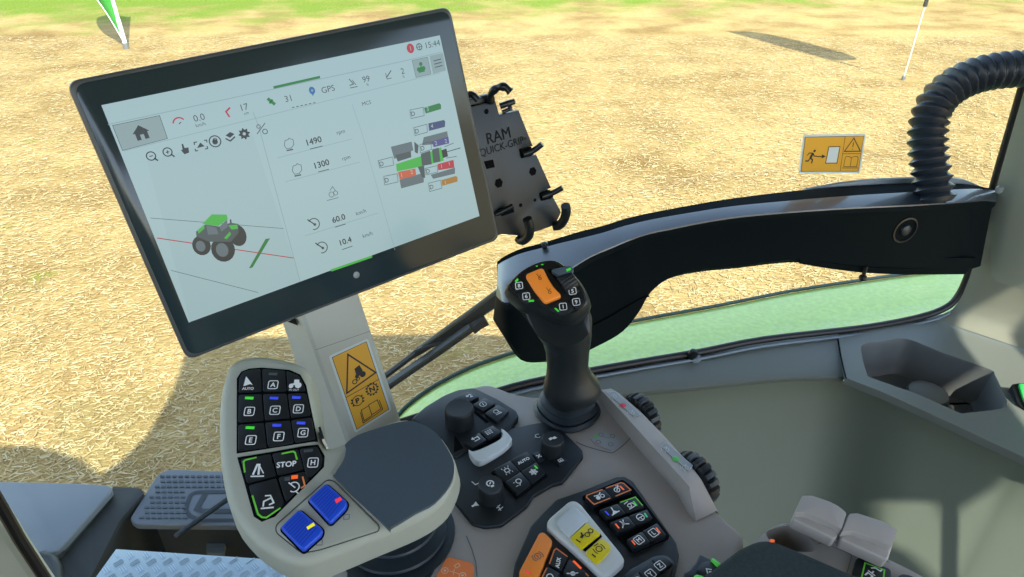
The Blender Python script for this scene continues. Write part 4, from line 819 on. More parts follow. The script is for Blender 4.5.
# pocket walls and floor
rows = [[SHF.w(p, -.001) for p in pkp], [SHF.w(p, -.004) for p in inset(pkp, .002)], [SHF.w(p, -.06) for p in inset(pkp, .006)], [SHF.w(p, -.07) for p in inset(pkp, .014)]]
shelf = mm.build('trim_2', SILL, ang=40); tag(shelf, 'grey side shelf with storage pocket at the foot of the right pillar', 'shelf', kind='structure')
mp = MB(); mp.sheet(rows, True, False, True); tag(mp.build('storage_pocket', mat('pocket_grey', (78, 82, 80), .55, bump=.3), shelf, ang=50), 'dark recessed pocket')
CUP = Fr(SHF.w(SHF.px(932, 384, -.03), -.03), (.74, -.67, 0), (0, 0, 1))
mp = MB(); mp.lathe(CUP, [(.034, -.045), (.034, -.026), (.031, -.018), (.020, -.013), (.004, -.012)], 32); mp.build('pocket_boss', mat('pocket_boss_grey', (100, 104, 98), .5), shelf)
edge = [SHF.w(p) for p in shp[9:]][::-1]; e_d = (edge[-1]-edge[-4]).normalized(); edge += [edge[-1]+e_d*k for k in (.08, .18, .3, .45)]
lp = [Vector((-.67, -.74, 0))*-.004+p for p in edge]
WBN = Vector((-.70, -.71, 0))
dB = lambda p, d, k=0: p + Vector((0, 0, -d)) - WBN*k
m2 = MB(); m2.sheet([[p for p in edge], [dB(p, .014, .001) for p in edge], [dB(p, .018, .010) for p in edge]]); 
tag(m2.build('trim_3', mat('trim_edge', (100, 107, 104), .5, bump=.3), ang=50), 'grey rounded lip along the side shelf edge', 'trim', kind='structure')
wp = Ip[:8] + [Ip[-1]] + edge[2:]
wn = [WN]*7 + [(WN*.75+WBN*.25).normalized(), (WN+WBN).normalized(), (WN*.25+WBN*.75).normalized()] + [WBN]*(len(wp)-10)
def wrow(d, k): return smooth_poly([p + Vector((0, 0, -d)) + n*k for p, n in zip(wp, wn)], 4, False)
m = MB(); m.sheet([wrow(.013, -.008), wrow(.03, -.012), wrow(.06, -.010), wrow(.11, .010), wrow(.2, .055), wrow(.38, .15), wrow(.62, .25)])
tag(m.build('wall_right', WALLM, ang=60), 'smooth olive grey side wall panel below the window sill', 'wall', kind='structure')
mg = MB()
for pts in ([(838, 340), (840, 352), (843, 366), (846, 378)],):
    pts = [onz(x, y, ZB+.002) for x, y in pts]; mg.tube(pts, .0012, 6)
tag(mg.build('trim_4', DARK), 'thin joint between sill and side shelf', 'joint', kind='structure')
# beam across the window
ST_ = [((497, 262), (498, 265), (496, 300), (495, 324)), ((505, 256), (506, 260), (505, 308), (505, 340)), ((520, 249), (521, 253.5), (524, 303), (523, 365)), ((540, 243.5), (541, 248.5), (548, 288), (548, 367)), ((560, 237.5), (561, 243.5), (572, 273), (575, 362)),
       ((580, 231.5), (581, 239), (592, 260), (600, 351)), ((602, 226), (603, 233.5), (612, 251), (622, 338)), ((624, 219), (624, 227), (628, 244), (638, 319)), ((645, 214), (645, 222), (649, 236.5), (650, 299)), ((665, 210), (665, 218), (673, 231.5), (672, 283)),
       ((695, 204.5), (695, 213), (702, 225.5), (702, 276)), ((735, 198), (735, 207), (741, 219.5), (741, 272)), ((798, 190.5), (798, 201), (798, 214.5), (798, 266)), ((853, 186), (853, 196.5), (853, 211), (853, 272)), ((910, 183.5), (910, 193), (910, 208.5), (910, 274)), ((962, 184), (962, 190), (962, 205), (962, 274)), ((983, 187), (983, 190), (983, 203), (970, 274)), ((997, 190), (997, 192), (996, 204), (978, 272))]
flat = smooth_poly([[c for q in s_ for c in q] for s_ in ST_], 4, False)
ST_ = [tuple((v[2*i], v[2*i+1]) for i in range(4)) for v in flat]
rows = []
for A, A2, Bq, Cq in ST_:
    a = onW(*A, .012); a2 = onz(*A2, a.z-.004); b = onz(*Bq, a.z-.008)
    c = onplane(*Cq, b - WN*.006, WN)
    off = (b-a).dot(WN); lip = b + WN*.000 + Vector((0, 0, -.004))
    back_t = a + Vector((0, 0, 0)) ; back_b = Vector((a.x, a.y, c.z+.012))
    b0 = a2*.05+b*.95+Vector((0, 0, .0015))
    rows.append([back_t, a2+Vector((0, 0, .002)), a2+Vector((0, 0, -.001)), b0, lip-WN*.001, b-WN*.004+Vector((0, 0, -.010)), c+Vector((0, 0, .012)), c-WN*.012, back_b])
BEAM = thing('window_beam', onW(740, 272, .02), 'curved black plastic beam crossing the side window behind the joystick', 'beam')
MB().sheet(rows, True, True, True).build('beam_body', mat('beam_black', (8, 17, 20), .65, bump=.1, bscale=1500, spec=.06), BEAM, ang=35)
MB().sheet([[r[1]*.97+r[3]*.03+Vector((0, 0, .0004)), r[1]*.5+r[3]*.5+Vector((0, 0, .0022)), r[1]*.05+r[3]*.95+Vector((0, 0, .0018)), r[1]*.03+r[3]*.97+Vector((0, 0, -.001))] for r in rows]).build('beam_top', mat('beam_top_painted_sheen', (34, 42, 50), .4, bump=.1, bscale=1500, spec=.9, coat=.5), BEAM, ang=50)  # same black plastic as the body; bluish sky reflection put into the colour
# groove marking the lower lobe
def bf(x, y, k=.001): 
    i = 0
    xs = [s_[3][0] for s_ in ST_]
    for j in range(len(xs)-1):
        if xs[j] <= x <= xs[j+1]: i = j
    t = (x-xs[i])/(xs[i+1]-xs[i])
    o0 = onz(*ST_[i][2], onW(*ST_[i][0], .012).z-.008); o1 = onz(*ST_[i+1][2], onW(*ST_[i+1][0], .012).z-.008)
    return onplane(x, y, o0*(1-t)+o1*t - WN*.005 + WN*k, WN)
MB().tube([bf(x, y) for x, y in ((592, 326), (610, 317), (625, 308), (640, 299), (649, 296))], .0012, 6).build('lobe_seam', DARK, BEAM)
ot = [(806, 190), (840, 183.6), (873, 180), (918, 178), (950, 178), (966, 180), (984, 187.5), (990, 194), (900, 190), (820, 194)]
MB().prism(W, W.pl(ot, .008), .002, .008, .002, 2).build('outer_trim', mat('trim_bluegrey', (112, 122, 128), .4), BEAM)
# round socket on the beam
sc_ = bf(905, 230, .0005); SF = Fr(sc_, WD, WN)
MB().lathe(SF, [(.021, -.004), (.0215, .0015), (.019, .002), (.017, -.004), (.016, -.006)], 36, cap0=False).build('socket_ring', BLACKS, BEAM)
MB().lathe(SF, [(.012, -.006), (.0085, .003), (.005, .005), (.001, .0055)], 24).build('socket_cap', BLACK, BEAM)
sp_ = onz(544.5, 251, onW(540, 243.5, .012).z-.006); 
MB().lathe(Fr(sp_, (1, 0, 0), (0, 0, 1)), [(.0065, -.002), (.0065, .003), (.0035, .004), (.0035, .008), (.005, .0095), (.0045, .013), (.001, .0145)], 20).build('stud', BLACKS, BEAM)
bs = onplane(863, 277, bf(853, 270), WN); MB().lathe(Fr(bs, WD, (0, 0, -1)), [(.003, -.02), (.003, -.004), (.0055, -.002), (.0062, .002), (.004, .006), (.001, .007)], 16).build('ball_stud', BLACKS, BEAM)
tb = lambda x, y, o=.0: onW(x, y, o)
LFG = Fr(bf(880, 268, -.006), WD, WN)
MB().prism(LFG, LFG.pl([(800, 264), (830, 269), (862, 273), (905, 275), (966, 274.5), (976, 258), (800, 258)]), -.006, 0, .001, 2).build('lower_flange', mat('beam_black', (8, 17, 20), .65), BEAM)
# pane, seal, wiper, sticker
m = MB(); c0 = W.w((-1.9, -1.1), -.012); c1_ = W.w((1.3, -1.1), -.012)
m.prism(W, [(-1.6, -.75), (1.15, -.75), (1.15, 1.12), (-1.6, 1.12)], -.014, -.010)
g = bpy.data.materials.new('window_glass'); g.use_nodes = True; nt = g.node_tree; nt.nodes.clear()
out = nt.nodes.new('ShaderNodeOutputMaterial'); mx = nt.nodes.new('ShaderNodeMixShader'); tr = nt.nodes.new('ShaderNodeBsdfTransparent'); gl = nt.nodes.new('ShaderNodeBsdfGlossy'); fz = nt.nodes.new('ShaderNodeLayerWeight'); pw = nt.nodes.new('ShaderNodeMath'); pw.operation = 'POWER'; pw.inputs[1].default_value = 5; ml = nt.nodes.new('ShaderNodeMath'); ml.operation = 'MULTIPLY_ADD'; ml.inputs[1].default_value = .7; ml.inputs[2].default_value = .025
tr.inputs['Color'].default_value = (.95, .985, .965, 1); gl.inputs['Roughness'].default_value = .02
nt.links.new(fz.outputs['Facing'], pw.inputs[0]); nt.links.new(pw.outputs[0], ml.inputs[0]); nt.links.new(ml.outputs[0], mx.inputs[0]); nt.links.new(tr.outputs[0], mx.inputs[1]); nt.links.new(gl.outputs[0], mx.inputs[2]); nt.links.new(mx.outputs[0], out.inputs[0])
win = m.build('window_1', g, smooth=False); tag(win, 'clear side window pane between cab and field', 'window', kind='structure')
seal = [(480, 397), (530, 382.5), (620, 365.5), (700, 352), (764, 339.5), (865, 327.5), (920, 317), (946, 307.5), (958, 296), (968, 275), (984, 225), (994, 184), (1008, 136), (1022, 88), (1040, 25)]
sp2 = smooth_poly([onW(x, y, .003) for x, y in seal], 4, False); sp2.insert(0, ext(sp2[0], sp2[1], .4))
MB().tube(sp2, .0062, 10).build('window_seal', mat('seal_rubber', (18, 19, 20), .5), win)
MB().tube([p + WN*.010 + Vector((0, 0, -.006)) for p in sp2[:30]], .003, 8).build('inner_seal_bead', mat('bead_grey', (92, 108, 120), .35), win)
pc = onz(690.5, 358.5, ZS+.003)
CL = thing('sill_clip', pc, 'small black knob with grey clip on the window sill', 'clip')
MB().lathe(Fr(pc, (1, 0, 0), (.1, -.35, .9)), [(.008, -.003), (.008, .001), (.006, .002), (.0055, .010), (.0085, .013), (.0075, .020), (.001, .022)], 18).build('clip_knob', BLACKS, CL)
MB().lathe(Fr(pc+Vector((.007, .003, 0)), (1, 0, 0), (0, -.3, 1)), [(.012, -.003), (.012, .002), (.008, .004), (.001, .004)], 20).build('clip_washer', mat('clip_grey', (120, 132, 138), .4), CL)
# yellow exit sticker
hq = [(803.5, 134.8), (866, 133.8), (859.8, 173.3), (798.6, 173.5)]
sq_ = W.pl(hq, -.0092)
SK = MB().prism(W, round_poly(sq_, .004), -.0098, -.0092).build('exit_sticker', STICKW, None); tag(SK, 'yellow emergency exit sticker stuck on the side window', 'sticker')
ins = inset(sq_, .0035); hs = -.0090
m = MB(); m.poly(W, [B4(a, b) for a, b in ((0, 0), (1, 0), (1, 1), (0, 1))], hs); m.build('yellow_field', STICKY, SK)
m = MB(); h = hs+.0002
m.stroke(W, [B4(0, 0), B4(1, 0), B4(1, 1), B4(0, 1)], .0007, h, True); m.stroke(W, [B4(.675, 0), B4(.675, 1)], .0008, h); m.stroke(W, [B4(.675, .49), B4(1, .49)], .0008, h)
m.stroke(W, [B4(.83, .05), B4(.98, .42), B4(.70, .42)], .0016, h, True); m.stroke(W, [B4(.835, .16), B4(.835, .30)], .0014, h); m.poly(W, ell(*B4(.835, .36), .0009, n=8), h)
m.stroke(W, [B4(.73, .62), B4(.74, .57), B4(.79, .57), B4(.84, .60), B4(.89, .57), B4(.94, .57), B4(.96, .62), B4(.955, .86), B4(.84, .86), B4(.725, .86)], .0009, h, True); m.stroke(W, [B4(.84, .6), B4(.84, .86)], .0009, h); m.stroke(W, [B4(.70, .9), B4(.98, .9)], .0009, h)
m.stroke(W, [B4(.42, .28), B4(.61, .28), B4(.60, .76), B4(.40, .76)], .0011, h, True)
m.stroke(W, [B4(.23, .56), B4(.32, .56)], .0016, h); m.poly(W, [B4(.32, .50), B4(.39, .56), B4(.32, .62)], h)
m.poly(W, ell(*B4(.185, .40), .0022, n=12), h); m.stroke(W, [B4(.165, .46), B4(.13, .60)], .0042, h); m.stroke(W, [B4(.13, .60), B4(.17, .66), B4(.16, .76)], .0022, h); m.stroke(W, [B4(.13, .60), B4(.10, .69), B4(.05, .69)], .0022, h); m.stroke(W, [B4(.16, .46), B4(.10, .46), B4(.07, .53)], .0016, h); m.stroke(W, [B4(.165, .47), B4(.19, .55), B4(.23, .55)], .0016, h)
m.build('pictogram', BLACKP, SK, smooth=False)
MB().poly(W, [B4(.43, .30), B4(.60, .30), B4(.59, .74), B4(.41, .74)], h).build('door_pictogram', STICKW, SK, smooth=False)
# wiper outside the pane
oW = -.04
c37 = lambda pts: [(370+x/4.806, 280+y/4.806) for x, y in pts]
WP = thing('window_wiper', onW(440, 350, oW), 'black wiper arm and blade lying outside the window', 'wiper')
def bar(name, px_pts, w, t, off, mt):
    pts = [onW(x, y, off) for x, y in px_pts]; mb = MB(); rows = []
    for i, p in enumerate(pts):
        d = (pts[min(i+1, len(pts)-1)]-pts[max(i-1, 0)]).normalized(); s_ = WN.cross(d); ww = w[i] if hasattr(w, '__len__') else w
        rows.append([p+s_*ww, p+s_*ww*.6+WN*t, p-s_*ww*.6+WN*t, p-s_*ww, p-s_*ww*.7-WN*t, p+s_*ww*.7-WN*t])
    mb.sheet(rows, True, True, True).build(name, mt, WP, ang=30)
bar('wiper_arm', c37([(20, 500), (85, 452), (200, 365), (240, 338), (330, 278), (470, 185), (620, 85), (760, -5)]), [.004, .0045, .0045, .0075, .0095, .0125, .0135, .0135], .005, oW-.012, BLACK)
bar('arm_edge', c37([(235, 330), (330, 262), (470, 160), (620, 48), (760, -50)]), .0035, .003, oW-.01, mat('wiper_edge', (96, 96, 84), .5))
bar('wiper_blade', c37([(20, 560), (95, 505), (200, 432), (330, 345), (480, 238), (545, 196)]), .0078, .004, oW, RUB)
bar('blade_spine', c37([(30, 538), (95, 492), (330, 330), (480, 222)]), .003, .006, oW+.006, mat('wiper_spine', (52, 58, 58), .4))
bar('blade_cap', c37([(490, 238), (520, 214), (560, 192)]), .0098, .007, oW, BLACKS)
bar('pivot_link', c37([(215, 345), (270, 322), (350, 300), (420, 262)]), .003, .003, oW-.004, BLACK)
# ------------------------------------------------------------------ pillar on the right
PG = mat('pillar_grey', (132, 138, 124), .55, bump=.3, bscale=1400)
tpl = [(979, 284), (976.5, 268), (983, 236), (990, 205), (1000, 166), (1014, 117), (1030, 62), (1046, 5), (1075, -95)]
bD = Vector((.76, -.65, 0)); 
tp3 = [onW(x, y, .012) for x, y in tpl]
def pcol(p, k): return p + bD*k + WN*(.02*min(1, k/.05))
m = MB(); ks = [0, .004, .012, .05, .12, .22, .36]
rows = []
for p, (x, y) in zip(tp3, tpl):
    r = []
    for k in ks: r.append(p + WN*(.004 if k == 0 else .022 if k == .004 else .028) + bD*k)
    rows.append(r)
# curved lower edge of the cover
rows[0] = [q + Vector((0, 0, -.012 - .03*min(1, k/.12))) for q, k in zip(rows[0], ks)]
m.sheet(rows); cov_edge = [q + WN*.001 for q in rows[0]]; PIL = m.build('trim_5', PG, ang=50); MB().tube(cov_edge, .003, 8).build('cover_joint', DARK, PIL); tag(PIL, 'grey upper pillar cover at the right edge of the window', 'pillar', kind='structure')
lo_ = [(938, 318), (950, 312), (957, 304), (963, 294), (970, 276), (978, 250), (985, 222)]
rows = []
for x, y in lo_:
    p = onW(x, y, .010); t = max(0, (p.z-ZB)/.2)
    rows.append([p + WN*(.0 if k == 0 else .016) + bD*k for k in [0, .006, .05, .12, .22, .36]])
m = MB(); m.sheet(rows); tag(m.build('trim_6', mat('pillar_foot', (120, 122, 106), .55, bump=.3, bscale=1400), ang=60), 'grey pillar foot below the upper cover', 'pillar', kind='structure')
scr = onW(999, 190, .05); MB().lathe(Fr(scr, WD, (-.6, -.75, .1)), [(.0055, -.01), (.0055, .001), (.0035, .002), (.001, .002)], 16).build('pillar_screw', mat('screw_grey', (120, 128, 126), .5), PIL)
gk = onz(1020, 398, ZB+.012)
KN = thing('green_handle', gk-Vector((0, 0, .014)), 'green capped handle in black bezel on the side shelf', 'handle')
GK = Fr(gk, (.74, -.67, 0), (-.35, -.45, .82))
MB().prism(GK, round_poly(GK.pl([(1011.5, 384), (1019, 383), (1060, 384), (1060, 425), (1030, 414), (1018, 404)]), .003), -.03, .0, .003, 3).build('handle_bezel', BLACKS, KN)
MB().prism(GK, round_poly(GK.pl([(1018.5, 383.5), (1060, 384), (1060, 420), (1028, 408), (1023, 398)], .006), .003), -.002, .006, .003, 3).build('handle_cap', mat('green_cap', (52, 190, 90), .4), KN)
# corrugated hose from the beam to the pillar
hb = onz(935.5, 200, onW(910, 184, .012).z-.006)
dh = (hb-CAM).dot(FW)
hc_ = [(936, 203), (934, 190), (931, 172), (928.5, 155), (927.5, 140), (929, 122), (934.5, 105), (946, 91.5), (962, 81), (981, 74), (1000, 70.5), (1020, 69), (1045, 69), (1075, 74)]
hp3 = smooth_poly([P(x, y, dh - .0009*max(0, i-6)) for i, (x, y) in enumerate(hc_)], 12, False)
# resample by length
Ls = [0]
for a, b in zip(hp3, hp3[1:]): Ls.append(Ls[-1]+(b-a).length)
nr = int(Ls[-1]/.00148); pts = []; rad = []
j = 0
for i in range(nr+1):
    l = Ls[-1]*i/nr
    while j < len(Ls)-2 and Ls[j+1] < l: j += 1
    t = (l-Ls[j])/max(1e-9, Ls[j+1]-Ls[j]); pts.append(hp3[j].lerp(hp3[j+1], t))
    ph = (l/.0148) % 1; tri = abs(ph-.5)*2
    rad.append(.0208 + .0082*(1-tri))
ho = MB().tube(pts, rad, 28).build('ventilation_hose', mat('hose_rubber', (34, 42, 50), .38), None, ang=70); tag(ho, 'black corrugated hose arching from the window beam to the pillar', 'hose')
# ------------------------------------------------------------------ cab shell
FL = MB().prism(Fr((0, 0, 1.48), (1, 0, 0), (0, 0, 1)), [(-.75, -1.2), (.95, -1.2), (.95, .55), (.55, .86), (0, .80), (-.75, .62)], -.05, 0).build('floor', mat('floor_rubber', (60, 62, 62), .7, bump=.4, bscale=200)); tag(FL, 'dark rubber cab floor', 'floor', kind='structure')
ROOF = [(-1.9, .02), (-1.58, .03), (-1.4, .03), (-1.25, -.01), (-1.08, -.07), (-.92, -.18), (-.86, -.10), (-.80, .12), (-.82, .5), (-.90, .9), (-.88, 1.0), (-.7, 1.06), (.96, 1.11), (1.95, 1.0), (1.95, -.16), (1.37, -.16), (1.37, .1), (1.33, .2), (1.265, 0), (1.235, -.25), (1.22, -.31), (1.218, -.335), (1.205, -.375), (1.20, -.40), (1.195, -.362), (1.137, -.358), (1.150, -.41), (1.168, -.475), (1.21, -.515), (1.3, -.65), (1.3, -1.3), (-1.9, -1.3)]  # cab roof out of view, outline lobed and notched to shape sun patches and shade
CE = MB().prism(Fr((0, 0, 3.2), (1, 0, 0), (0, 0, 1)), ROOF, 0, .06).build('ceiling', mat('roof_lining', (120, 122, 118), .8)); tag(CE, 'pale unseen cab roof, outline shaped for the shade it casts', 'roof', kind='structure')
RP = MB().tube([(.825, .108, 1.889), (.84, .333, 2.213), (.845, .408, 2.321), (.86, .633, 2.645)], .0065, 12).build('shadow_rail', mat('shadow_rail_grey', (120, 122, 114), .5)); tag(RP, 'unseen slim slanted rail added to cast a stripe of shade', 'rail', kind='structure')  # unseen rail, added only to throw the dark stripe across the sun patch
BK = MB().prism(Fr((0, -1.22, 1.48), (1, 0, 0), (0, 0, 1)), [(-.78, -.03), (.95, -.03), (.95, .03), (-.78, .03)], 0, 1.05).build('wall_back', mat('wall_back_grey', (92, 96, 92), .6)); tag(BK, 'grey lower rear wall of the cab', 'wall', kind='structure')
LW = MB().prism(Fr((-.78, -.3, 1.48), (1, 0, 0), (0, 0, 1)), [(-.03, -.95), (.03, -.95), (.03, .85), (-.03, .85)], 0, .85).build('wall_left', mat('wall_back_grey', (92, 96, 92), .6)); tag(LW, 'grey lower left wall of the cab', 'wall', kind='structure')
# lower-left corner post
m = MB(); rows = []
for x, y in ((-30, 470), (-2, 516), (16, 544), (40, 580), (75, 630)):
    p = onW(x, y, .02); rows.append([p-WN*.03, p, p+WN*.012-WD*.003, p+WN*.012-WD*.10, p-WN*.03-WD*.10])
m.sheet(rows, True, True, True); PL = m.build('trim_7', mat('corner_post', (172, 176, 160), .5, bump=.3)); tag(PL, 'pale grey corner post at the lower left of the window', 'pillar', kind='structure')
MB().tube([onW(x, y, .026) for x, y in ((-24, 464), (2, 508), (20, 540), (46, 580), (80, 630))], .008, 8).build('post_seal', mat('seal_rubber', (18, 19, 20), .5), PL)

# unseen driver's seat behind the viewer, added to dim the light in the cab
SE = thing('unseen_driver_seat', (-.12, -.5, 1.48), 'unseen dark fabric driver seat added behind the viewer to block light', 'seat')
SM_ = mat('armrest_fabric', (30, 44, 45), .85)
XF0 = Fr((-.12, -.5, 1.48), (1, 0, 0), (0, 0, 1))
MB().prism(XF0, round_poly(rect(0, 0, .3, .3), .05), 0, .30, .01).build('seat_base', BLACK, SE)
MB().prism(XF0, round_poly(rect(0, .02, .54, .52), .08), .30, .44, .04, 4).build('seat_cushion', SM_, SE)
XB0 = Fr((-.12, -.74, 1.80), (1, 0, 0), (0, 1, .12))
MB().prism(XB0, round_poly([(-.26, -1.0), (.26, -1.0), (.26, .0), (-.26, 0)], .09), -.10, .02, .04, 4).build('backrest', SM_, SE)
# ------------------------------------------------------------------ outside: fender, steps, field
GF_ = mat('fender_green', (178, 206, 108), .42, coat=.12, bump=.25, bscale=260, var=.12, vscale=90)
Eo = [(380, 445), (392, 425), (405, 408), (430, 389), (455, 375), (480, 364), (510, 354), (545, 344), (590, 331), (640, 320), (720, 305.5), (790, 291.5), (864, 280), (900, 275), (960, 268), (1000, 262)]
ez = [1.66, 1.69, 1.715, 1.74, 1.75, 1.757] + [1.762]*10
nt = GF_.node_tree; b = nt.nodes['Principled BSDF']
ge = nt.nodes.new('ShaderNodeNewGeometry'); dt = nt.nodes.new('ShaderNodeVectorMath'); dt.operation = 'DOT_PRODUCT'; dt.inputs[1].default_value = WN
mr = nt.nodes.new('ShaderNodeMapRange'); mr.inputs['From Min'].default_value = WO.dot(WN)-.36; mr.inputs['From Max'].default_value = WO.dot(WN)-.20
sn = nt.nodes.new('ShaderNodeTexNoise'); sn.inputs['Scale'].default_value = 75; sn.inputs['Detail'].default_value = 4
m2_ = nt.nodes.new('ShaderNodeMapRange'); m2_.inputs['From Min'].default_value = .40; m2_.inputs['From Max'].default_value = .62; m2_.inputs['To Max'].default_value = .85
mu = nt.nodes.new('ShaderNodeMath'); mu.operation = 'MULTIPLY'; dm = nt.nodes.new('ShaderNodeMix'); dm.data_type = 'RGBA'; dm.inputs['B'].default_value = lin((196, 212, 196))+(1,)  # pale mottle near the window: dust plus pane reflection put into the colour
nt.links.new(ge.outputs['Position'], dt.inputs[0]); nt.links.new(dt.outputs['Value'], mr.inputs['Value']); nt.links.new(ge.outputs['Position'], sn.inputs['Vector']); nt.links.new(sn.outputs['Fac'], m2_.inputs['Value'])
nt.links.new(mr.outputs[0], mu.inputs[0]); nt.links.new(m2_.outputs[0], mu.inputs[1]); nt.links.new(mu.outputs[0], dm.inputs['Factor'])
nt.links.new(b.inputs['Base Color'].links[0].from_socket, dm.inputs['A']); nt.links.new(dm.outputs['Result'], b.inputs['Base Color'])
E3 = smooth_poly([onz(x, y, z) for (x, y), z in zip(Eo, ez)], 3, False)
def near(p): 
    q = p - WN*0; d = (p-WO).dot(WN); return p - WN*(d+.045)
rows = [[], [], [], [], [], [], [], []]
for p in E3:
    q = near(p); q = Vector((q.x, q.y, p.z+.035))
    rows[0].append(p+Vector((0, 0, -.12))-WN*-.01); rows[1].append(p+Vector((0, 0, -.012))); rows[2].append(p - WN*-.004 + Vector((0, 0, -.003)))
    for k, t in enumerate((.06, .3, .55, .8, 1.0)):
        z = p.z + .035*math.sin(t*math.pi/2)
        v = p.lerp(q, t); rows[3+k].append(Vector((v.x, v.y, z)))
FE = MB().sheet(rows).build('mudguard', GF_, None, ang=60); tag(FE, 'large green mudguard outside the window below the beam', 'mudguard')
m = MB(); m.tube([p+Vector((0, 0, .001)) for p in E3], .005, 8); m.build('edge_trim', mat('fender_edge', (52, 74, 66), .5), FE)
# grey cover on the left
z1 = 1.16
c0 = lambda pts: c8(pts, 3.413, 0, 440)
LF = Fr(onz(60, 510, z1), (1, 0, 0), (0, 0, 1))
LID = thing('tank_cover', LF.w((0, 0), -.4), 'smooth blue-grey tank cover outside at the lower left corner', 'cover')
MB().prism(LF, round_poly(LF.pl([(-120, 479), (60, 482.5), (108, 484.5), (113, 489), (86, 519), (57, 552), (30, 556), (-10, 590), (-160, 590)]), .015), -.02, 0, .008, 3).build('cover_lid', mat('cover_bluegrey', (112, 116, 118), .45, bump=.15, bscale=400), LID)
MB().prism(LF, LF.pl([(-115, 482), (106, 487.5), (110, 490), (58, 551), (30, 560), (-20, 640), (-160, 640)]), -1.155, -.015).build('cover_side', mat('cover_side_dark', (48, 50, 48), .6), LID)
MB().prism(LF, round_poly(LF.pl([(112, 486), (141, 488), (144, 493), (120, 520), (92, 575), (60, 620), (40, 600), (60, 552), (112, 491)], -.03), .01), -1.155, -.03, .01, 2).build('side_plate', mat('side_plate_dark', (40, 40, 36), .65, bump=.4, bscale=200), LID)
MB().tube([LF.w(LF.px(x, y, .0), .0) for x, y in ((26, 600), (27, 575), (32, 562), (42, 557.5), (51, 561), (55, 570), (56, 600))], .018, 10).build('rubber_handle', RUB, LID)
# tread box with moulded emblem frame
z2 = 1.12
XF = Fr(onz(220, 500, z2), (1, 0, 0), (0, 0, 1))
TB = thing('tread_box', XF.w(XF.px(220, 500), -.3), 'blue-grey ribbed tread step behind the shiny checker plate', 'step')
MB().prism(XF, round_poly(XF.pl([(152, 482), (159, 472.5), (168, 469), (182, 469), (330, 475), (330, 526), (136, 524), (129, 519)]), .012), -.022, 0, .010, 3).build('tread_top', mat('tread_bluegrey', (92, 95, 98), .45, bump=.2), TB)
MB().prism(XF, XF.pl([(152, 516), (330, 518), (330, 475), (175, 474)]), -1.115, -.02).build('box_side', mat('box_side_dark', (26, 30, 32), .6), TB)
m = MB(); n_ = 0
for r in range(9):
    for c in range(26):
        y = 475+r*5.2; x = 160 - r*2.6 + c*6.2 + (3.1 if r % 2 else 0)
        if x > 292 or (183 < x < 300 and 487 < y < 523): continue
        q = XF.pl([(x, y), (x+4.2, y+.1), (x+4, y+1.8), (x-.2, y+1.7)], .0035); m.prism(XF, q, -.001, .0035, 0)
m.build('tread_ribs', mat('tread_rib', (66, 70, 74), .5), TB, smooth=False)
m = MB(); fr2 = round_poly(XF.pl(c0([(640, 215), (652, 185), (675, 178), (1000, 178), (1000, 275), (690, 275), (650, 262), (632, 240)])), .012)
m.stroke(XF, fr2, .012, .002, True); m.stroke(XF, XF.pl(c0([(700, 185), (672, 235), (690, 243), (800, 244), (900, 244)])), .016, .0022); m.build('moulded_frame', mat('mould_dark', (36, 40, 44), .5), TB, smooth=False)
m = MB(); YF = Fr(onz(215, 545, 1.0), (1, 0, 0), (0, 0, 1)); m.prism(YF, round_poly(YF.pl([(207, 539), (212, 536.5), (226, 537), (223, 553), (206, 552.5)]), .006), -.02, 0); m.build('reflection_patch', mat('reflection_grey', (96, 100, 98), .5), TB)  # grey patch modelled where there is only a reflection
# shiny checker plate
z3 = 1.22
PF = Fr(onz(200, 560, z3), (1, .03, 0), (0, 0, 1))
CK = thing('checker_plate', PF.w(PF.px(200, 560), -.05), 'bright aluminium checker plate step below the control grip', 'step')
MB().prism(PF, PF.pl([(116, 548.8), (300, 561), (300, 640), (50, 640)]), -.03, 0, .002, 2).build('plate', mat('aluminium', (150, 160, 164), .4, metal=.9, bump=.3, bscale=150), CK)
m = MB(); u0, v0 = PF.px(90, 600); pu = .042
for i in range(26):
    for j in range(12):
        cx_, cy_ = u0+i*pu*.5, v0+j*pu*.5+.0
        if (i+j) % 2: continue
        for k in (-1, 0, 1):
            s_ = 1 if (i//1) % 2 else -1
            d = Vector((1, s_))*.7071; n_ = Vector((-d.y, d.x)); c = Vector((cx_, cy_))+n_*k*.0054
            l = .0115 - abs(k)*.0008
            p = c; x_ = p.x; 
            q = [c-d*l-n_*.0008, c+d*l-n_*.0008, c+d*l+n_*.0008, c-d*l+n_*.0008]
            # keep on the plate
            W_ = PF.w(c, 0); sx = (W_-CAM).dot(RT)/(W_-CAM).dot(FW)*FPX+512; sy = 288.5-(W_-CAM).dot(UP)/(W_-CAM).dot(FW)*FPX
            if sy < 551 + (sx-116)*.066 or sx < 116-(sy-549)*.70 + 3 or sx > 290 or sy > 600: continue
            m.prism(PF, q, -.0005, .0016, 0)
m.build('tread_pattern', mat('aluminium_bright', (196, 206, 210), .3, metal=.9), CK, smooth=False)
MB().prism(PF, PF.pl([(150, 566), (280, 572), (280, 625), (120, 625)], -.03), -1.215, -.03).build('step_support', mat('box_side_dark', (26, 30, 32), .6), CK)
RD = MB().tube([onz(176, 536, 1.118), onz(182, 532, 1.128), onz(205, 515, 1.14), onz(230, 497.5, 1.16), onz(260, 476, 1.2)], .008, 8).build('support_rod', BLACK, None); tag(RD, 'thin black rod crossing the ribbed tread step', 'rod')
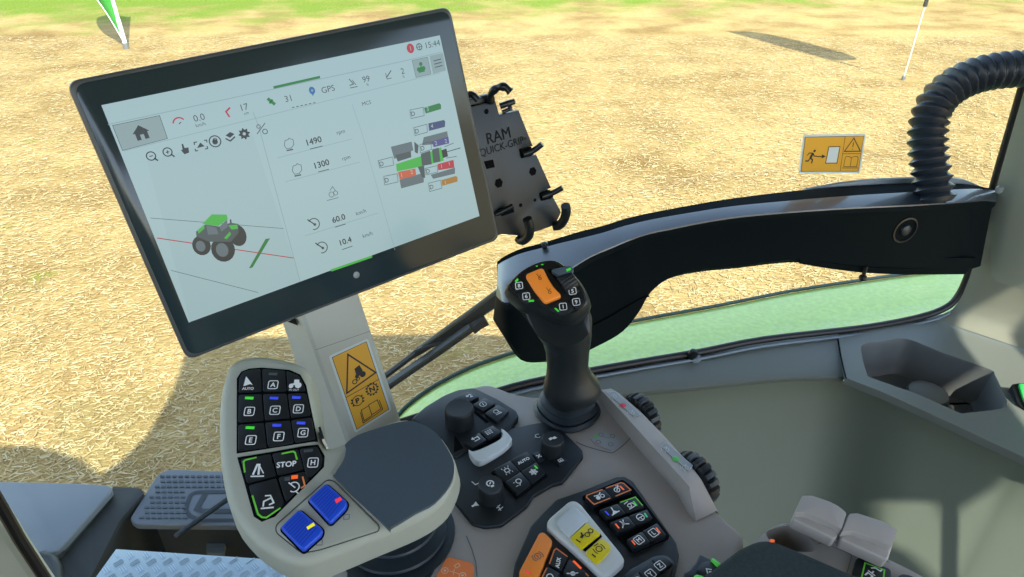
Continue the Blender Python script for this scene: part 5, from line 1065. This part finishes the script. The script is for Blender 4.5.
# field -----------------------------------------------------------------
gm = bpy.data.materials.new('stubble_field'); gm.use_nodes = True; nt = gm.node_tree; b = nt.nodes['Principled BSDF']; b.inputs['Roughness'].default_value = .9; b.inputs['Specular IOR Level'].default_value = .1
N = lambda t: nt.nodes.new(t); tc = N('ShaderNodeTexCoord')
def noise(sc, det=5, vec=None, rough=.6):
    n = N('ShaderNodeTexNoise'); n.inputs['Scale'].default_value = sc; n.inputs['Detail'].default_value = det; n.inputs['Roughness'].default_value = rough
    nt.links.new(vec or tc.outputs['Object'], n.inputs['Vector']); return n.outputs['Fac']
def ramp(fac, stops, kk=1):
    r = N('ShaderNodeValToRGB'); e = r.color_ramp.elements
    while len(e) < len(stops): e.new(.5)
    for el, (p, c) in zip(e, stops): el.position = p; el.color = tuple(v*kk for v in lin(c))+(1,)
    nt.links.new(fac, r.inputs['Fac']); return r.outputs['Color']
def mixc(f, a, b_, mode='MIX'):
    x = N('ShaderNodeMix'); x.data_type = 'RGBA'; x.blend_type = mode
    if hasattr(f, 'node'): nt.links.new(f, x.inputs['Factor'])
    else: x.inputs['Factor'].default_value = f
    nt.links.new(a, x.inputs['A']); nt.links.new(b_, x.inputs['B']); return x.outputs['Result']
def mp(scale, rot): 
    q = N('ShaderNodeMapping'); q.inputs['Scale'].default_value = scale; q.inputs['Rotation'].default_value = (0, 0, rot); nt.links.new(tc.outputs['Object'], q.inputs['Vector']); return q.outputs['Vector']
st1 = noise(9, 6, mp((1.5, 5, 1), .25)); st2 = noise(14, 5, mp((1.2, 6, 1), -.5)); big = noise(.9, 4)
straw = mixc(.5, ramp(st1, [(.28, (168, 134, 78)), (.46, (222, 188, 122)), (.66, (246, 222, 164))], .60), ramp(st2, [(.30, (174, 138, 80)), (.5, (224, 190, 124)), (.68, (248, 224, 168))], .60))
straw = mixc(1.0, straw, ramp(big, [(.36, (212, 203, 190)), (.56, (255, 253, 246))]), 'MULTIPLY')
straw = mixc(1.0, straw, ramp(noise(.55, 5, mp((.6, 1.5, 1), .15)), [(.34, (226, 219, 208)), (.5, (255, 255, 255))]), 'MULTIPLY')
grass = ramp(noise(16, 6, mp((1.4, 4, 1), .1)), [(.3, (84, 106, 24)), (.5, (142, 166, 50)), (.7, (190, 204, 96))], .60)
sep = N('ShaderNodeSeparateXYZ'); nt.links.new(tc.outputs['Object'], sep.inputs[0])
def math_(op, a, b_=None):
    x = N('ShaderNodeMath'); x.operation = op
    for i, v in enumerate((a, b_)):
        if v is None: continue
        if hasattr(v, 'node'): nt.links.new(v, x.inputs[i])
        else: x.inputs[i].default_value = v
    return x.outputs[0]
# grass starts about 16 m away, sooner towards the left
dist = math_('SUBTRACT', sep.outputs['Y'], math_('MULTIPLY', sep.outputs['X'], .16))
band = math_('ADD', math_('MULTIPLY', math_('SUBTRACT', dist, 15.5), .34), math_('MULTIPLY', math_('SUBTRACT', noise(.8, 6), .5), 3.4))
tuft = math_('MULTIPLY', math_('SUBTRACT', noise(1.15, 5, mp((1, 1.6, 1), 0)), .64), 9)
f = N('ShaderNodeClamp'); nt.links.new(math_('MAXIMUM', band, math_('MINIMUM', tuft, .5)), f.inputs['Value'])
nt.links.new(mixc(f.outputs[0], straw, grass), b.inputs['Base Color'])
bp = N('ShaderNodeBump'); bp.inputs['Strength'].default_value = .6; bp.inputs['Distance'].default_value = .03
nt.links.new(math_('ADD', st1, math_('MULTIPLY', st2, .8)), bp.inputs['Height']); nt.links.new(bp.outputs['Normal'], b.inputs['Normal'])
m = MB(); GN = Fr((0, 0, 0), (1, 0, 0), (0, 0, 1)); m.poly(GN, [(-120, -60), (120, -60), (120, 160), (-120, 160)], 0)
GR = m.build('ground', gm, None, loc=(0, 0, 0), smooth=False); tag(GR, 'dry stubble field with a green grass strip beyond', 'field', kind='structure')
# loose straw
POLES = [onz(125, 48, 0), onz(903, 80, 0)]
rng = random.Random(3); vs = []; fs = []
for i in range(110000):
    y = 2.2 + (rng.random()**1.4)*11.5; hw_ = .78*(y*.86+1.6)
    x = rng.uniform(-hw_, hw_); l = rng.uniform(.008, .026)*(1+.05*y); w = rng.uniform(.0012, .0026)*(1+.11*y); a = rng.gauss(.1, .9); t = rng.uniform(0, .12); z = rng.uniform(.003, .012)
    if min((x-fb_.x)**2+(y-fb_.y)**2 for fb_ in POLES) < .06: continue
    dx, dy = math.cos(a)*l, math.sin(a)*l; nx, ny = -math.sin(a)*w, math.cos(a)*w; dz = t*l; k = len(vs)
    vs += [(x-dx-nx, y-dy-ny, z), (x+dx-nx, y+dy-ny, z+dz), (x+dx+nx, y+dy+ny, z+dz+.002), (x-dx+nx, y-dy+ny, z+.002)]; fs.append((k, k+1, k+2, k+3))
me = bpy.data.meshes.new('straw'); me.from_pydata(vs, [], fs); so = bpy.data.objects.new('loose_straw', me); COL.objects.link(so)
sm = bpy.data.materials.new('straw'); sm.use_nodes = True; n2 = sm.node_tree; b2 = n2.nodes['Principled BSDF']; gi = n2.nodes.new('ShaderNodeNewGeometry'); rr = n2.nodes.new('ShaderNodeValToRGB')
e = rr.color_ramp.elements
for q in range(2): e.new(.5)
for el, (p, c) in zip(e, ((0, (190, 152, 90)), (.35, (218, 182, 116)), (.7, (238, 208, 144)), (1, (250, 228, 178)))): el.position = p; el.color = tuple(.56*v for v in lin(c))+(1,)
n2.links.new(gi.outputs['Random Per Island'], rr.inputs['Fac']); n2.links.new(rr.outputs['Color'], b2.inputs['Base Color']); b2.inputs['Roughness'].default_value = .7
me.materials.append(sm); tag(so, 'loose pale straw scattered over the stubble field', 'straw', kind='stuff')
# promotional flag and marker pole
fb = onz(126.5, 48.5, 0)
FG = thing('feather_flag', fb, 'green feather flag with white edge on white pole at the upper left', 'flag')
up_ = Vector((0, 0, 1))
MB().tube([fb, fb+up_*.10], .05, 10).build('ground_spike', mat('spike_grey', (110, 112, 112), .4), FG)
MB().tube([fb+up_*.06, fb+up_*.5], .036, 12).build('pole_sleeve', mat('pole_white', (235, 238, 236), .4), FG)
MB().tube([fb+up_*.4, fb+up_*3.6], .030, 12).build('pole', mat('pole_white', (235, 238, 236), .4), FG)
FF = Fr(fb, (1, 0, 0), (0, -1, 0))
v_ = lambda p: (p[0], p[1])
edge_ = [(-.03, .12), (-.11, .3), (-.26, .6), (-.48, .95), (-.68, 1.4), (-.85, 2.1), (-.85, 3.0), (-.6, 3.5), (-.03, 3.6)]
fsm = smooth_poly(edge_, 4, False)
FF2 = Fr(fb, (1, 0, 0), (0, -1, 0)); 
fw = lambda p, d=0: fb + Vector((p[0], -p[0]*.5 + .03*math.sin(p[1]*3+p[0]*5), p[1]))
m = MB(); m.sheet([[fw((-.03, p[1])) for p in fsm], [fw((p[0]*.5-.015, p[1])) for p in fsm], [fw(p) for p in fsm]])
fo = m.build('flag_cloth', mat('flag_green', (58, 146, 52), .7), FG); sol = fo.modifiers.new('s', 'SOLIDIFY'); sol.thickness = .004
MB().tube([fw(p) for p in fsm], .011, 8).build('white_hem', mat('pole_white', (235, 238, 236), .4), FG)
pb = onz(903, 80, 0)
MK = thing('marker_pole', pb, 'thin white pole of a second flag at the upper right', 'pole')
MB().tube([pb, pb+up_*.06], .03, 8).build('ground_spike', mat('spike_grey', (110, 112, 112), .4), MK)
MB().tube([pb, pb+up_*1.15], .011, 8).build('pole', mat('pole_pale', (214, 208, 192), .4), MK)
MB().tube([pb+up_*1.05, pb+up_*4.3], .03, 8).build('upper_pole', mat('pole_dark', (40, 46, 46), .5), MK)
m = MB(); fz = [(.03, 1.5), (.4, 1.55), (.6, 1.8), (.66, 2.4), (.66, 3.6), (.5, 4.2), (.03, 4.3)]
fz = smooth_poly(fz, 4, False); m.sheet([[pb+Vector((.03, 0, p[1])) for p in fz], [pb+Vector((p[0], .03*math.sin(p[1]*3), p[1])) for p in fz]])
fo = m.build('flag_cloth', mat('flag_green', (58, 146, 52), .7), MK); sol = fo.modifiers.new('s', 'SOLIDIFY'); sol.thickness = .004
# ------------------------------------------------------------------ light
sd = Vector((.42, -.91, 0)).normalized(); el = math.radians(47)
sv = sd*math.cos(el)+Vector((0, 0, math.sin(el)))
sl = bpy.data.lights.new('sun', 'SUN'); sl.energy = 6.2; sl.angle = .009; sl.color = (1, .95, .84)
so_ = bpy.data.objects.new('sun', sl); COL.objects.link(so_); so_.rotation_euler = (-sv).to_track_quat('-Z', 'Y').to_euler(); so_.location = (3, -6, 8)
w = bpy.data.worlds.new('World'); S.world = w; w.use_nodes = True; nt = w.node_tree; bg = nt.nodes['Background']
sky = nt.nodes.new('ShaderNodeTexSky'); sky.sky_type = 'NISHITA'; sky.sun_disc = False; sky.sun_elevation = el; sky.sun_rotation = math.atan2(sd.x, sd.y); sky.air_density = 1.0; sky.dust_density = .6; sky.ozone_density = 1.6
hs_ = nt.nodes.new('ShaderNodeHueSaturation'); hs_.inputs['Saturation'].default_value = .8; nt.links.new(sky.outputs[0], hs_.inputs['Color']); nt.links.new(hs_.outputs[0], bg.inputs[0]); bg.inputs[1].default_value = .38
vs_ = S.view_settings; vs_.view_transform = 'Standard'; vs_.look = 'None'; vs_.gamma = 1; vs_.use_curve_mapping = False; vs_.exposure = EXPO
S.cycles.max_bounces = 8; S.cycles.transparent_max_bounces = 8
